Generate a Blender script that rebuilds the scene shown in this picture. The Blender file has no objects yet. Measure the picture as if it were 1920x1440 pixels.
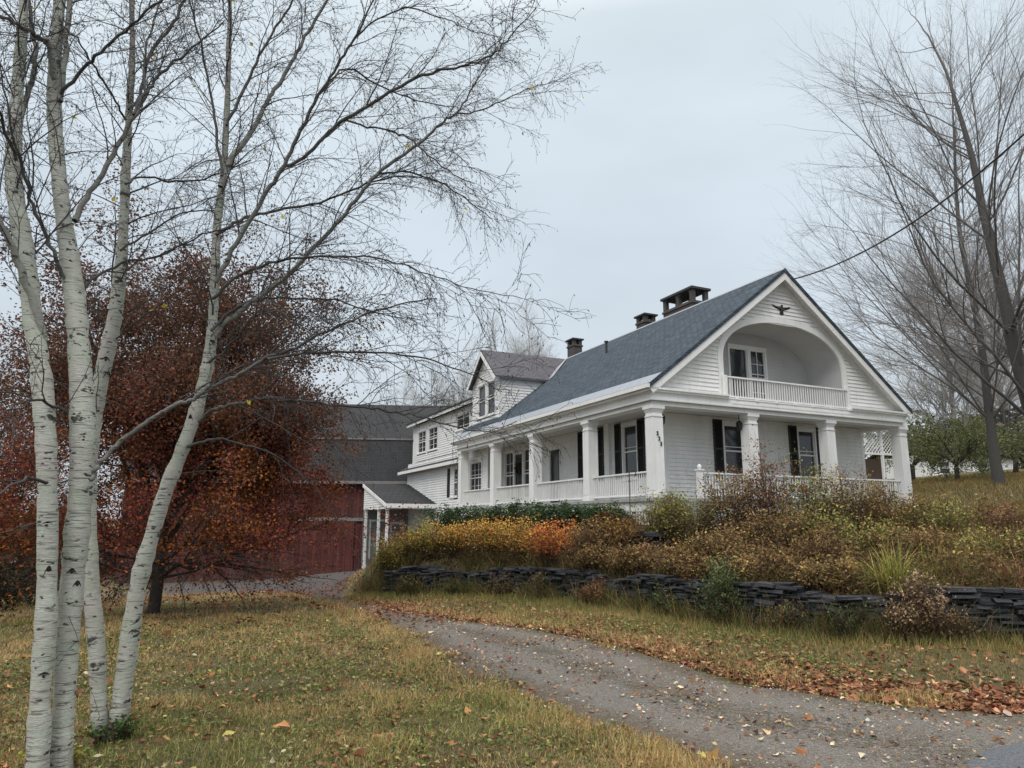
import bpy, math, random
import numpy as np
from math import sin, cos, radians, pi, atan2, sqrt
rng = np.random.default_rng(7)
random.seed(7)
scn = bpy.context.scene
COL = scn.collection

# ------------------------------------------------------------------ helpers
def lin(c):
    c = np.asarray(c, float) / 255.0
    return np.where(c <= .04045, c / 12.92, ((c + .055) / 1.055) ** 2.4)

def tag(o, label=None, cat=None, group=None, kind=None):
    if label: o['label'] = label
    if cat: o['category'] = cat
    if group: o['group'] = group
    if kind: o['kind'] = kind
    return o

def empty(name, loc, rz=0, label=None, cat=None, group=None):
    o = bpy.data.objects.new(name, None); COL.objects.link(o)
    o.location = loc; o.rotation_euler = (0, 0, rz); o.empty_display_size = .2
    return tag(o, label, cat, group)

def mesh_obj(name, V, faces, mat, parent=None, attrs=None, smooth=False, loc=None):
    """V (n,3); faces: list of int arrays (m,k)."""
    me = bpy.data.meshes.new(name)
    V = np.asarray(V, np.float32)
    if loc is not None: V = V - np.asarray(loc, np.float32)
    faces = [np.asarray(f, np.int32) for f in faces if len(f)]
    nl = sum(f.size for f in faces); nf = sum(len(f) for f in faces)
    me.vertices.add(len(V)); me.vertices.foreach_set('co', V.ravel())
    me.loops.add(nl); me.polygons.add(nf)
    me.loops.foreach_set('vertex_index', np.concatenate([f.ravel() for f in faces]))
    tot = np.concatenate([np.full(len(f), f.shape[1], np.int32) for f in faces])
    st = np.concatenate([[0], np.cumsum(tot)[:-1]]).astype(np.int32)
    me.polygons.foreach_set('loop_start', st); me.polygons.foreach_set('loop_total', tot)
    me.polygons.foreach_set('use_smooth', np.full(nf, bool(smooth)))
    for k, a in (attrs or {}).items():
        a = np.asarray(a, np.float32)
        if a.ndim == 1:
            at = me.attributes.new(k, 'FLOAT', 'POINT'); at.data.foreach_set('value', a)
        else:
            at = me.color_attributes.new(k, 'FLOAT_COLOR', 'POINT')
            c4 = np.ones((len(a), 4), np.float32); c4[:, :3] = a
            at.data.foreach_set('color', c4.ravel())
    me.update(calc_edges=True); me.validate()
    me.materials.append(mat)
    o = bpy.data.objects.new(name, me); COL.objects.link(o)
    if parent is not None: o.parent = parent
    if loc is not None: o.location = loc
    return o

class MB:
    def __init__(s): s.V = []; s.F = {}; s.n = 0; s.A = []
    def add(s, V, F, a=None):
        V = np.asarray(V, float).reshape(-1, 3)
        F = np.asarray(F, int)
        s.V.append(V); s.F.setdefault(F.shape[1], []).append(F + s.n); s.n += len(V)
        if a is not None: s.A.append(np.broadcast_to(np.asarray(a, float), (len(V),) + np.shape(a)[-1:] if np.ndim(a) else (len(V),)))
    BOXF = [(0, 3, 2, 1), (4, 5, 6, 7), (0, 1, 5, 4), (1, 2, 6, 5), (2, 3, 7, 6), (3, 0, 4, 7)]
    def hexa(s, P8): s.add(P8, s.BOXF)
    def box(s, x0, x1, y0, y1, z0, z1):
        s.hexa([(x0, y0, z0), (x1, y0, z0), (x1, y1, z0), (x0, y1, z0), (x0, y0, z1), (x1, y0, z1), (x1, y1, z1), (x0, y1, z1)])
    def pbox(s, P, s0, s1, z0, z1, d0, d1):
        s.hexa([P(s0, z0, d0), P(s1, z0, d0), P(s1, z0, d1), P(s0, z0, d1), P(s0, z1, d0), P(s1, z1, d0), P(s1, z1, d1), P(s0, z1, d1)])
    def quad(s, a, b, c, d): s.add([a, b, c, d], [(0, 1, 2, 3)])
    def poly(s, pts): s.add(pts, [tuple(range(len(pts)))])
    def prism(s, pts, off):
        """closed polygon pts extruded by vector off"""
        pts = np.asarray(pts, float); off = np.asarray(off, float); n = len(pts)
        s.add(np.vstack([pts, pts + off]), [(i, (i + 1) % n, n + (i + 1) % n, n + i) for i in range(n)])
        s.add(pts, [tuple(range(n))]); s.add(pts + off, [tuple(range(n))[::-1]])
    def tube(s, pts, rad, k=6, cap=True):
        V, F = tube_geo(np.asarray(pts, float), np.broadcast_to(rad, (len(pts),)), k)
        s.add(V, F)
        if cap: s.add(V[-k:], [tuple(range(k))]); s.add(V[:k], [tuple(range(k))[::-1]])
    def lathe(s, prof, k=12, c=(0, 0, 0)):
        prof = np.asarray(prof, float)
        a = np.arange(k) * 2 * pi / k
        V = np.concatenate([np.stack([c[0] + r * np.cos(a), c[1] + r * np.sin(a), np.full(k, c[2] + z)], 1) for r, z in prof])
        F = [(i * k + j, i * k + (j + 1) % k, (i + 1) * k + (j + 1) % k, (i + 1) * k + j) for i in range(len(prof) - 1) for j in range(k)]
        s.add(V, F)
    def build(s, name, mat, parent=None, smooth=False, loc=None, attrs=None):
        return mesh_obj(name, np.concatenate(s.V), [np.concatenate(f) for f in s.F.values()], mat, parent, attrs, smooth, loc)

def tube_geo(pts, rad, k):
    n = len(pts)
    T = np.gradient(pts, axis=0); T /= np.linalg.norm(T, axis=1, keepdims=True) + 1e-9
    up = np.array([0., 0, 1]) if abs(T[0, 2]) < .8 else np.array([1., 0, 0])
    A = np.cross(T, up); A /= np.linalg.norm(A, axis=1, keepdims=True) + 1e-9
    for i in range(1, n):                       # keep frames from flipping
        a = A[i - 1] - T[i] * (A[i - 1] @ T[i]); A[i] = a / (np.linalg.norm(a) + 1e-9)
    B = np.cross(T, A)
    th = np.arange(k) * 2 * pi / k
    V = pts[:, None] + rad[:, None, None] * (np.cos(th)[None, :, None] * A[:, None] + np.sin(th)[None, :, None] * B[:, None])
    i = np.arange(n - 1)[:, None] * k; j = np.arange(k)[None]; j2 = (j + 1) % k
    F = np.stack([i + j, i + j2, i + k + j2, i + k + j], -1).reshape(-1, 4)
    return V.reshape(-1, 3), F

class Tubes:
    """collects many thin tubes, vectorised by (points, sides)"""
    def __init__(s): s.g = {}; s.nv = 0
    def add(s, pts, rad, k=3):
        s.g.setdefault((len(pts), k), []).append((pts, rad))
    def geo(s):
        VV, FF, RR = [], [], []; off = 0
        for (n, k), L in s.g.items():
            P = np.array([a for a, _ in L], float); R = np.array([r for _, r in L], float)
            T = np.gradient(P, axis=1); T /= np.linalg.norm(T, axis=2, keepdims=True) + 1e-9
            up = np.where(np.abs(T[:, :1, 2:3]) < .8, np.array([0., 0, 1]), np.array([1., 0, 0]))
            A = np.cross(T, np.broadcast_to(up, T.shape)); A /= np.linalg.norm(A, axis=2, keepdims=True) + 1e-9
            for i in range(1, n):
                a = A[:, i - 1] - T[:, i] * (A[:, i - 1] * T[:, i]).sum(1, keepdims=True)
                A[:, i] = a / (np.linalg.norm(a, axis=1, keepdims=True) + 1e-9)
            B = np.cross(T, A); th = np.arange(k) * 2 * pi / k
            V = P[:, :, None] + R[:, :, None, None] * (np.cos(th)[None, None, :, None] * A[:, :, None] + np.sin(th)[None, None, :, None] * B[:, :, None])
            m = len(L)
            i = np.arange(n - 1)[:, None] * k; j = np.arange(k)[None]; j2 = (j + 1) % k
            F = np.stack([i + j, i + j2, i + k + j2, i + k + j], -1).reshape(-1, 4)
            F = (F[None] + (np.arange(m) * n * k)[:, None, None]).reshape(-1, 4) + off
            VV.append(V.reshape(-1, 3)); FF.append(F); RR.append(np.repeat(R.ravel(), k)); off += m * n * k
        return np.concatenate(VV), np.concatenate(FF), np.concatenate(RR)
    def build(s, name, mat, parent=None, loc=None):
        V, F, R = s.geo()
        return mesh_obj(name, V, [F], mat, parent, {'rad': R}, True, loc)

def leaves_geo(C, size, normal_tilt=1.0, aspect=1.5, hang=0.0):
    """C (n,3) centres -> folded leaf quads (two triangles sharing a rib)"""
    n = len(C)
    d = rng.normal(size=(n, 3)); d[:, 2] = d[:, 2] * normal_tilt - hang
    d /= np.linalg.norm(d, axis=1, keepdims=True)
    e = rng.normal(size=(n, 3)); e = np.cross(d, e); e /= np.linalg.norm(e, axis=1, keepdims=True) + 1e-9
    f = np.cross(d, e)
    s = (np.broadcast_to(size, (n,)) * rng.uniform(.6, 1.3, n))[:, None]
    a = C - d * s * .5 * aspect; b = C + d * s * .5 * aspect
    fold = rng.uniform(.05, .35, (n, 1))
    l = C + e * s * .45 + f * s * fold; r = C - e * s * .45 + f * s * fold
    V = np.stack([a, l, b, r], 1).reshape(-1, 3)
    i = np.arange(n)[:, None] * 4
    F = np.concatenate([i + np.array([[0, 1, 2]]), i + np.array([[0, 2, 3]])])
    return V, F

def pal(n, cols, w, jit=.18):
    """per-leaf colours from an sRGB palette (given as seen), to albedo"""
    cols = lin(cols); w = np.array(w, float) / sum(w)
    c = cols[rng.choice(len(cols), n, p=w)]
    return np.clip(c * rng.lognormal(0, jit, (n, 1)) * rng.lognormal(0, jit * .3, (n, 3)), 0, .9)

# ------------------------------------------------------------------ camera
F_PX, PITCH, ROLL, EYE = 1336.3, 11.113, .172, 1.6
cam = bpy.data.cameras.new('camera'); co = bpy.data.objects.new('camera', cam); COL.objects.link(co)
cam.sensor_width = 36; cam.lens = F_PX / 1920 * 36; cam.clip_end = 5000; cam.clip_start = .05
from mathutils import Matrix
co.matrix_world = Matrix.Translation((0, 0, EYE)) @ Matrix.Rotation(radians(90 + PITCH), 4, 'X') @ Matrix.Rotation(radians(ROLL), 4, 'Z')
scn.camera = co

def at(px, py, Y):
    """a point of the place at ground distance Y in front of the viewpoint"""
    x, y = px - 960, py - 720; r = radians(-ROLL); x, y = x * cos(r) - y * sin(r), x * sin(r) + y * cos(r)
    a = radians(PITCH); X, U = x / F_PX, -y / F_PX
    d = (X, cos(a) - U * sin(a), sin(a) + U * cos(a)); t = Y / d[1]
    return np.array([t * d[0], Y, EYE + t * d[2]])

# ------------------------------------------------------------------ materials
class NT:
    def __init__(s, name):
        s.m = bpy.data.materials.new(name); s.m.use_nodes = True; s.t = s.m.node_tree
        s.p = s.t.nodes['Principled BSDF']; s.out = s.t.nodes['Material Output']
    def n(s, typ, **kw):
        nd = s.t.nodes.new(typ)
        for k, v in kw.items():
            if k in nd.inputs.keys() if isinstance(k, str) else False: nd.inputs[k].default_value = v
            else: setattr(nd, k, v)
        return nd
    def l(s, a, b): s.t.links.new(a, b)
    def obj(s): return s.n('ShaderNodeTexCoord').outputs['Object']
    def map(s, vec, scale=(1, 1, 1), rot=(0, 0, 0)):
        m = s.n('ShaderNodeMapping'); m.inputs['Scale'].default_value = scale; m.inputs['Rotation'].default_value = rot
        s.l(vec, m.inputs['Vector']); return m.outputs['Vector']
    def noise(s, vec, scale, detail=4, rough=.55, out='Fac'):
        nd = s.n('ShaderNodeTexNoise'); nd.inputs['Scale'].default_value = scale; nd.inputs['Detail'].default_value = detail
        nd.inputs['Roughness'].default_value = rough
        if vec is not None: s.l(vec, nd.inputs['Vector'])
        return nd.outputs[out]
    def ramp(s, fac, stops, interp='LINEAR'):
        r = s.n('ShaderNodeValToRGB'); e = r.color_ramp.elements; r.color_ramp.interpolation = interp
        while len(e) < len(stops): e.new(.5)
        for el, (p, c) in zip(e, stops):
            el.position = p; el.color = (*c, 1) if len(c) == 3 else c
        s.l(fac, r.inputs['Fac']); return r.outputs['Color']
    def mix(s, f, a, b, mode='MIX'):
        m = s.n('ShaderNodeMix', data_type='RGBA', blend_type=mode)
        for v, i in ((f, 0), (a, 6), (b, 7)):
            if hasattr(v, 'links') or hasattr(v, 'is_linked'): s.l(v, m.inputs[i])
            elif i == 0: m.inputs[0].default_value = v
            else: m.inputs[i].default_value = (*v, 1)
        return m.outputs[2]
    def math(s, op, a, b=None):
        m = s.n('ShaderNodeMath', operation=op)
        for v, i in ((a, 0), (b, 1)):
            if v is None: continue
            if hasattr(v, 'is_linked'): s.l(v, m.inputs[i])
            else: m.inputs[i].default_value = v
        return m.outputs[0]
    def bump(s, h, strength=.5, dist=.02):
        b = s.n('ShaderNodeBump'); b.inputs['Strength'].default_value = strength; b.inputs['Distance'].default_value = dist
        s.l(h, b.inputs['Height']); s.l(b.outputs[0], s.p.inputs['Normal'])
    def col(s, c):
        if hasattr(c, 'is_linked'): s.l(c, s.p.inputs['Base Color'])
        else: s.p.inputs['Base Color'].default_value = (*c, 1)
    def rough(s, r): s.p.inputs['Roughness'].default_value = r
    def spec(s, v): s.p.inputs['Specular IOR Level'].default_value = v

def m_paint(name, base=(.72, .72, .71), grime=.3, green=True):
    t = NT(name); o = t.obj()
    a = t.noise(o, 1.3, 5, .65); b = t.noise(t.map(o, (1, 1, .12)), 9, 4, .6)
    c = t.mix(t.ramp(a, [(.35, (0, 0, 0)), (.75, (1, 1, 1))]), base, tuple(x * (1 - grime * .5) for x in base))
    c = t.mix(t.ramp(b, [(.5, (0, 0, 0)), (.8, (grime,) * 3)]), c, (.34, .33, .3))
    if green: c = t.mix(t.ramp(t.noise(o, .55, 3), [(.58, (0, 0, 0)), (.75, (.22,) * 3)]), c, (.38, .42, .28))
    c = t.mix(t.ramp(t.noise(o, 60, 2), [(.62, (0, 0, 0)), (.7, (.35,) * 3)]), c, (.4, .39, .37))
    t.col(c); t.rough(.6); t.spec(.3); t.bump(t.noise(o, 35, 4), .25, .004)
    return t.m
def m_plain(name, c, rough=.7, spec=.3, var=.3, scale=4, bump=.2):
    t = NT(name); o = t.obj()
    t.col(t.mix(t.noise(o, scale, 5, .65), tuple(x * (1 - var) for x in c), tuple(min(1, x * (1 + var)) for x in c)))
    t.rough(rough); t.spec(spec); t.bump(t.noise(o, scale * 8, 3), bump, .005)
    return t.m
def m_glass(name, c=(.012, .013, .015), rough=.06):
    t = NT(name); o = t.obj()
    t.col(t.mix(t.noise(o, 1.6, 2), c, tuple(x * 3.5 for x in c))); t.rough(rough); t.spec(.6)
    t.bump(t.noise(o, 2.5, 2), .08, .02)
    return t.m
def m_shingle(name, c1, c2, axis_rot=0, scale=1.0, streak=.3):
    t = NT(name); o = t.obj()
    s = t.n('ShaderNodeSeparateXYZ'); t.l(o, s.inputs[0]); cmb = t.n('ShaderNodeCombineXYZ')
    if axis_rot == 0: t.l(s.outputs[1], cmb.inputs[0])      # courses run along Y
    else: t.l(s.outputs[0], cmb.inputs[0])
    t.l(t.math('MULTIPLY', s.outputs[2], 1.63), cmb.inputs[1])
    b = t.n('ShaderNodeTexBrick'); b.offset = .5; t.l(cmb.outputs[0], b.inputs['Vector'])
    b.inputs['Scale'].default_value = 1 / scale; b.inputs['Brick Width'].default_value = .28; b.inputs['Row Height'].default_value = .14
    b.inputs['Mortar Size'].default_value = .016; b.inputs['Mortar Smooth'].default_value = .3; b.inputs['Bias'].default_value = 0
    b.inputs['Color1'].default_value = (*c1, 1); b.inputs['Color2'].default_value = (*c2, 1); b.inputs['Mortar'].default_value = (*[x * .35 for x in c1], 1)
    c = t.mix(t.ramp(t.noise(o, .9, 5, .7), [(.3, (0, 0, 0)), (.8, (1, 1, 1))]), b.outputs['Color'], t.mix(1, b.outputs['Color'], (.62, .6, .6), 'MULTIPLY'))
    c = t.mix(t.ramp(t.noise(t.map(o, (3, 3, .3)), 2.2, 4), [(.5, (0, 0, 0)), (.85, (streak,) * 3)]), c, tuple(x * 1.9 for x in c2))
    c = t.mix(t.ramp(t.noise(o, 25, 4, .8), [(.3, (0, 0, 0)), (.8, (.5,) * 3)]), c, tuple(x * 1.6 for x in c1))
    t.col(c); t.rough(.9); t.spec(.2)
    h = t.math('ADD', b.outputs['Fac'], t.math('MULTIPLY', t.noise(o, 60, 3), -.5)); b2 = t.math('MULTIPLY', h, -1)
    t.bump(b2, .7, .012)
    return t.m
def m_brick(name, c1=(.075, .06, .053), c2=(.05, .043, .04)):
    t = NT(name); o = t.obj()
    s = t.n('ShaderNodeSeparateXYZ'); t.l(o, s.inputs[0]); cmb = t.n('ShaderNodeCombineXYZ')
    t.l(t.math('ADD', s.outputs[0], s.outputs[1]), cmb.inputs[0]); t.l(s.outputs[2], cmb.inputs[1])
    b = t.n('ShaderNodeTexBrick'); t.l(cmb.outputs[0], b.inputs['Vector']); b.inputs['Scale'].default_value = 1
    b.inputs['Brick Width'].default_value = .21; b.inputs['Row Height'].default_value = .075; b.inputs['Mortar Size'].default_value = .008
    b.inputs['Color1'].default_value = (*c1, 1); b.inputs['Color2'].default_value = (*c2, 1); b.inputs['Mortar'].default_value = (.12, .115, .11, 1)
    t.col(t.mix(t.ramp(t.noise(o, 3, 4), [(.4, (0, 0, 0)), (.8, (.7,) * 3)]), b.outputs['Color'], (.05, .045, .045)))
    t.rough(.9); t.bump(t.math('MULTIPLY', b.outputs['Fac'], -1), .6, .01)
    return t.m
def m_boards(name, c, w=.22, dark=.35):
    """vertical barn boards"""
    t = NT(name); o = t.obj()
    s = t.n('ShaderNodeSeparateXYZ'); t.l(o, s.inputs[0])
    x = t.math('DIVIDE', s.outputs[0], w); fr = t.math('FRACT', x); fl = t.math('FLOOR', x)
    wn = t.n('ShaderNodeTexWhiteNoise', noise_dimensions='1D'); t.l(fl, wn.inputs['W'])
    c0 = t.mix(wn.outputs['Value'], tuple(k * .72 for k in c), tuple(k * 1.25 for k in c))
    gap = t.ramp(fr, [(0, (1, 1, 1)), (.04, (0, 0, 0)), (.96, (0, 0, 0)), (1, (1, 1, 1))])
    c0 = t.mix(t.ramp(t.noise(t.map(o, (6, 6, .5)), 3, 5, .7), [(.35, (0, 0, 0)), (.8, (.65,) * 3)]), c0, (.1, .06, .055))
    c0 = t.mix(t.ramp(t.noise(o, .6, 4), [(.4, (0, 0, 0)), (.8, (.5,) * 3)]), c0, tuple(k * .5 for k in c))
    c0 = t.mix(t.ramp(t.math('ADD', t.math('DIVIDE', s.outputs[2], 2.4), t.math('MULTIPLY', t.noise(o, 2, 4), .6)), [(.35, (.75,) * 3), (.8, (0, 0, 0))]), c0, (.07, .055, .045)); c0 = t.mix(t.ramp(t.noise(t.map(o, (2.5, 2.5, .25)), 2.2, 5, .7), [(.5, (0, 0, 0)), (.75, (.5,) * 3)]), c0, (.16, .09, .085))
    t.col(t.mix(gap, c0, (.012, .008, .008))); t.rough(.85); t.spec(.2)
    t.bump(t.math('MULTIPLY', gap, -1), .8, .02)
    return t.m
def m_attr(name, rough=.75, trans=.0, spec=.2, attr='Col', gain=1.0, var=.25):
    t = NT(name); a = t.n('ShaderNodeAttribute'); a.attribute_name = attr
    o = t.obj()
    c = t.mix(t.noise(o, 18, 3), t.mix(1, a.outputs['Color'], (1 - var,) * 3, 'MULTIPLY'), t.mix(1, a.outputs['Color'], (1 + var,) * 3, 'MULTIPLY'))
    t.col(c); t.rough(rough); t.spec(spec)
    if trans > 0:
        tr = t.n('ShaderNodeBsdfTranslucent'); t.l(c, tr.inputs['Color']); mx = t.n('ShaderNodeMixShader'); mx.inputs[0].default_value = trans
        t.l(t.p.outputs[0], mx.inputs[1]); t.l(tr.outputs[0], mx.inputs[2]); t.l(mx.outputs[0], t.out.inputs['Surface'])
    return t.m
def m_birch(name, moss=.5):
    t = NT(name); o = t.obj()
    a = t.n('ShaderNodeAttribute'); a.attribute_name = 'rad'
    big = t.noise(t.map(o, (5, 5, 2)), 1.6, 4, .6)
    pale = t.mix(t.ramp(big, [(.3, (0, 0, 0)), (.7, (1, 1, 1))]), (.47, .51, .43), (.45, .415, .385))
    pale = t.mix(t.ramp(t.noise(t.map(o, (1, 1, 1.6)), 2.4, 4), [(.45, (0, 0, 0)), (.7, (moss,) * 3)]), pale, (.3, .36, .25))
    peel = t.ramp(t.noise(t.map(o, (6, 6, 16)), 1.9, 5, .75), [(.5, (0, 0, 0)), (.62, (.6,) * 3)])
    pale = t.mix(peel, pale, t.mix(t.noise(o, 9, 3), (.3, .25, .215), (.52, .51, .47)))
    # thin dark horizontal lenticels
    len_ = t.ramp(t.noise(t.map(o, (5, 5, 75)), 1.5, 2, .5), [(.59, (0, 0, 0)), (.65, (1, 1, 1))])
    c = t.mix(t.math('MULTIPLY', len_, .8), pale, (.07, .06, .05))
    len2 = t.ramp(t.noise(t.map(o, (10, 10, 22)), 1.1, 2, .6), [(.62, (0, 0, 0)), (.66, (1, 1, 1))])
    c = t.mix(len2, c, (.025, .022, .02))
    scars = t.ramp(t.noise(t.map(o, (5, 5, 7)), 1.3, 3, .6), [(.63, (0, 0, 0)), (.68, (1, 1, 1))])
    c = t.mix(scars, c, (.03, .027, .024))
    c = t.mix(t.ramp(t.noise(o, 45, 4, .7), [(.4, (0, 0, 0)), (.75, (.5,) * 3)]), c, (.3, .29, .25))
    sx = t.n('ShaderNodeSeparateXYZ'); t.l(o, sx.inputs[0])
    foot = t.ramp(t.math('ADD', t.math('MULTIPLY', sx.outputs[2], 1.1), t.math('MULTIPLY', t.noise(t.map(o, (4, 4, 9)), 2.2, 4, .7), .8)), [(.5, (.85,) * 3), (.8, (0, 0, 0))])
    c = t.mix(foot, c, t.mix(t.noise(o, 22, 4), (.05, .042, .036), (.19, .165, .14)))
    thin = t.ramp(t.math('ADD', a.outputs['Fac'], t.math('MULTIPLY', t.noise(o, 8, 2), .01)), [(.016, (1, 1, 1)), (.042, (0, 0, 0))])
    c = t.mix(thin, c, t.mix(t.noise(o, 7, 4), (.02, .017, .017), (.1, .092, .086)))
    t.col(c); t.rough(.7); t.spec(.25)
    h = t.math('ADD', t.noise(t.map(o, (8, 8, 45)), 2, 5, .7), t.math('MULTIPLY', scars, -.6))
    t.bump(h, .75, .015)
    return t.m
def m_bark(name, c1, c2, fine=None):
    t = NT(name); o = t.obj(); a = t.n('ShaderNodeAttribute'); a.attribute_name = 'rad'
    c = t.mix(t.noise(t.map(o, (9, 9, 2)), 3, 5, .7), c1, c2)
    if fine: c = t.mix(t.ramp(a.outputs['Fac'], [(.01, (1, 1, 1)), (.06, (0, 0, 0))]), c, fine)
    t.col(c); t.rough(.9); t.spec(.15); t.bump(t.noise(t.map(o, (14, 14, 3)), 3, 5, .7), .8, .02)
    return t.m

M = {}
M['white'] = m_paint('white_paint', (.8, .795, .78), .26)
M['trim'] = m_paint('white_trim', (.81, .805, .79), .22, False)
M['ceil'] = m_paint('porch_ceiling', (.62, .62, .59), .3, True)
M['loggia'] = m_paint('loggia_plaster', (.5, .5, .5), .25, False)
M['shutter'] = m_plain('black_shutter', (.016, .016, .018), .5, .4)
M['glass'] = m_glass('window_glass')
M['roof'] = m_shingle('slate_shingles', (.036, .05, .064), (.078, .1, .122), 0, 1.0, .5)
M['roof_x'] = m_shingle('slate_shingles_cross', (.1, .1, .11), (.14, .13, .145), 1)
M['barnroof'] = m_shingle('barn_shingles', (.034, .035, .037), (.046, .047, .05), 1, 1.2, .25)
M['metal'] = m_plain('eave_metal', (.24, .26, .29), .45, .5)
M['brick'] = m_brick('chimney_brick')
M['stone'] = m_plain('cap_stone', (.05, .052, .055), .85)
M['black'] = m_plain('black_iron', (.012, .012, .012), .45, .5)
M['barnred'] = m_boards('barn_boards', (.098, .027, .026))
M['barntrim'] = m_plain('barn_trim', (.2, .19, .19), .8)
M['darkdoor'] = m_plain('dark_door', (.03, .03, .033), .5)
M['greywall'] = m_plain('grey_wall', (.2, .21, .21), .8)
M['leaf'] = m_attr('leaf', .7, .25)
M['grass'] = m_attr('grass_blade', .8, .2)
M['litter'] = m_attr('dry_leaf', .75, .1)
M['birch'] = m_birch('birch_bark', .55)
M['bark'] = m_bark('dark_bark', (.03, .026, .023), (.09, .08, .07))
M['maple'] = m_bark('maple_bark', (.04, .038, .036), (.1, .096, .09), (.19, .175, .168))
M['twig'] = m_bark('shrub_stem', (.05, .03, .025), (.14, .09, .07))
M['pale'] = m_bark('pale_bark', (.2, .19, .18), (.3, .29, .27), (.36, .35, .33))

# ------------------------------------------------------------------ terrain height
def polyd(px, py, poly):
    """distance and side (+ = left of direction) to an open polyline"""
    best = np.full(px.shape, 1e9); side = np.ones(px.shape)
    for (ax, ay), (bx, by) in zip(poly[:-1], poly[1:]):
        dx, dy = bx - ax, by - ay; L2 = dx * dx + dy * dy
        t = np.clip(((px - ax) * dx + (py - ay) * dy) / L2, 0, 1)
        qx, qy = px - ax - t * dx, py - ay - t * dy; d = np.hypot(qx, qy)
        cr = dx * (py - ay) - dy * (px - ax)
        m = d < best - 1e-6; best = np.where(m, d, best); side = np.where(m, np.sign(cr), side)
    return best, side
WALL = [(-2.2, 45), (-3.0, 38), (-4.2, 34.5), (-5, 31), (-5, 26), (-4.3, 21.5), (-3, 18.5), (-1.3, 18.6), (.5, 17.2), (2.45, 14.2), (3.7, 11.9), (4.9, 10.75), (6.75, 10.1), (10, 9.4), (16, 8.8), (40, 6)]
class RBF:
    def __init__(s, pts):
        p = np.array(pts, float); s.c = p[:, :2]; n = len(p)
        D = np.hypot(*(s.c[:, None] - s.c[None]).transpose(2, 0, 1)); A = np.zeros((n + 1, n + 1)); A[:n, :n] = D; A[:n, n] = A[n, :n] = 1
        s.w = np.linalg.solve(A, np.append(p[:, 2], 0))
    def __call__(s, x, y):
        r = np.full(x.shape, s.w[-1])
        for (cx, cy), w in zip(s.c, s.w[:-1]): r = r + w * np.sqrt((x - cx) ** 2 + (y - cy) ** 2 + .8)
        return r
LOW = RBF([(0, -4, 0), (0, 0, 0), (0, 5, 0), (4, 5, 0), (-4, 5, 0), (-3, 10, -.03), (0, 10, -.02), (-1, 12, -.05), (3, 8, 0), (8, 5, .05), (-7, 14, -.15),
           (-3, 17, -.15), (-6, 20, -.4), (-9, 25, -.75), (-8, 32, -.85), (-7.5, 38, -.7), (-14, 44, -1.7), (-22, 44, -1.9), (-5, 44, -1.0), (-12, 30, -1.1),
           (-20, 20, -.7), (-15, 10, -.2), (-30, 30, -1.6), (-10, 3, 0), (15, 5, .1), (10, 0, 0), (-60, 60, -2.5), (-40, 110, -2), (60, -20, 0), (-60, -20, 0), (-60, 10, -1), (0, 60, 0), (40, 0, .5)])
HIGH = RBF([(-3, 19.3, .6), (.7, 18, .62), (3, 14.9, .62), (4.2, 12.5, .62), (6.9, 10.9, .6), (10.2, 10.2, .65), (16, 9.6, .7), (4, 18, 1.35), (0, 20.5, 1.25), (2, 21, 1.75), (-2, 25, 1.3),
            (-2, 30, 1.55), (8, 20.5, 1.75), (14, 24, 1.9), (6, 12.8, .9), (10, 12.4, 1.05), (16, 12, 1.2), (11, 16, 1.6), (16, 18, 2.0), (18, 30, 3.0), (25, 35, 4.0),
            (13, 34, 2.4), (40, 60, 6.2), (40, 20, 3.0), (0, 45, 1.6), (-3, 30, 1.0), (-2.5, 35, 1.0), (0, 70, 2.5), (80, 40, 6), (60, 100, 8), (5, 30, 1.8), (60, 0, 1.5), (0, 100, 2)])
def sdwall(x, y):
    d, s = polyd(x, y, WALL); return d * s
def G(x, y):
    x = np.asarray(x, float); y = np.asarray(y, float)
    d = sdwall(x, y)
    w = .15 + np.clip((y - 20) / 9, 0, 1) * 3.0
    m = np.clip(d / w * .5 + .5 - .4 * (w < .3), 0, 1); m = m * m * (3 - 2 * m)
    bumps = .03 * np.sin(x * 1.7 + 1.3 * np.sin(y * .9)) * np.cos(y * 1.4 + x * .5) + .012 * np.sin(x * 5.1 + y * 2.2) * np.cos(y * 4.3 - x)
    return LOW(x, y) * (1 - m) + HIGH(x, y) * m + bumps
def G1(x, y): return float(G(np.array([x]), np.array([y]))[0])

def axis(lo, hi, fl, fh, fine, coarse):
    a = [fl]
    while a[-1] < fh: a.append(a[-1] + fine)
    s = fine
    while a[-1] < hi: s = min(s * 1.12, coarse); a.append(a[-1] + s)
    b = [fl]; s = fine
    while b[-1] > lo: s = min(s * 1.12, coarse); b.append(b[-1] - s)
    return np.array(sorted(set(a + b)))
XS = axis(-900, 900, -9, 12, .11, 60); YS = axis(-60, 1500, 2.5, 22, .11, 60)
GX, GY = np.meshgrid(XS, YS); GZ = G(GX, GY)
far = np.clip((np.hypot(GX, GY) - 90) / 200, 0, 1); GZ = GZ * (1 - far) + far * 3
GV = np.stack([GX, GY, GZ], -1).reshape(-1, 3); NX = len(XS)
i, j = np.meshgrid(np.arange(len(YS) - 1), np.arange(NX - 1), indexing='ij')
q = (i * NX + j).ravel(); GF = np.stack([q, q + 1, q + NX + 1, q + NX], 1)

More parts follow.
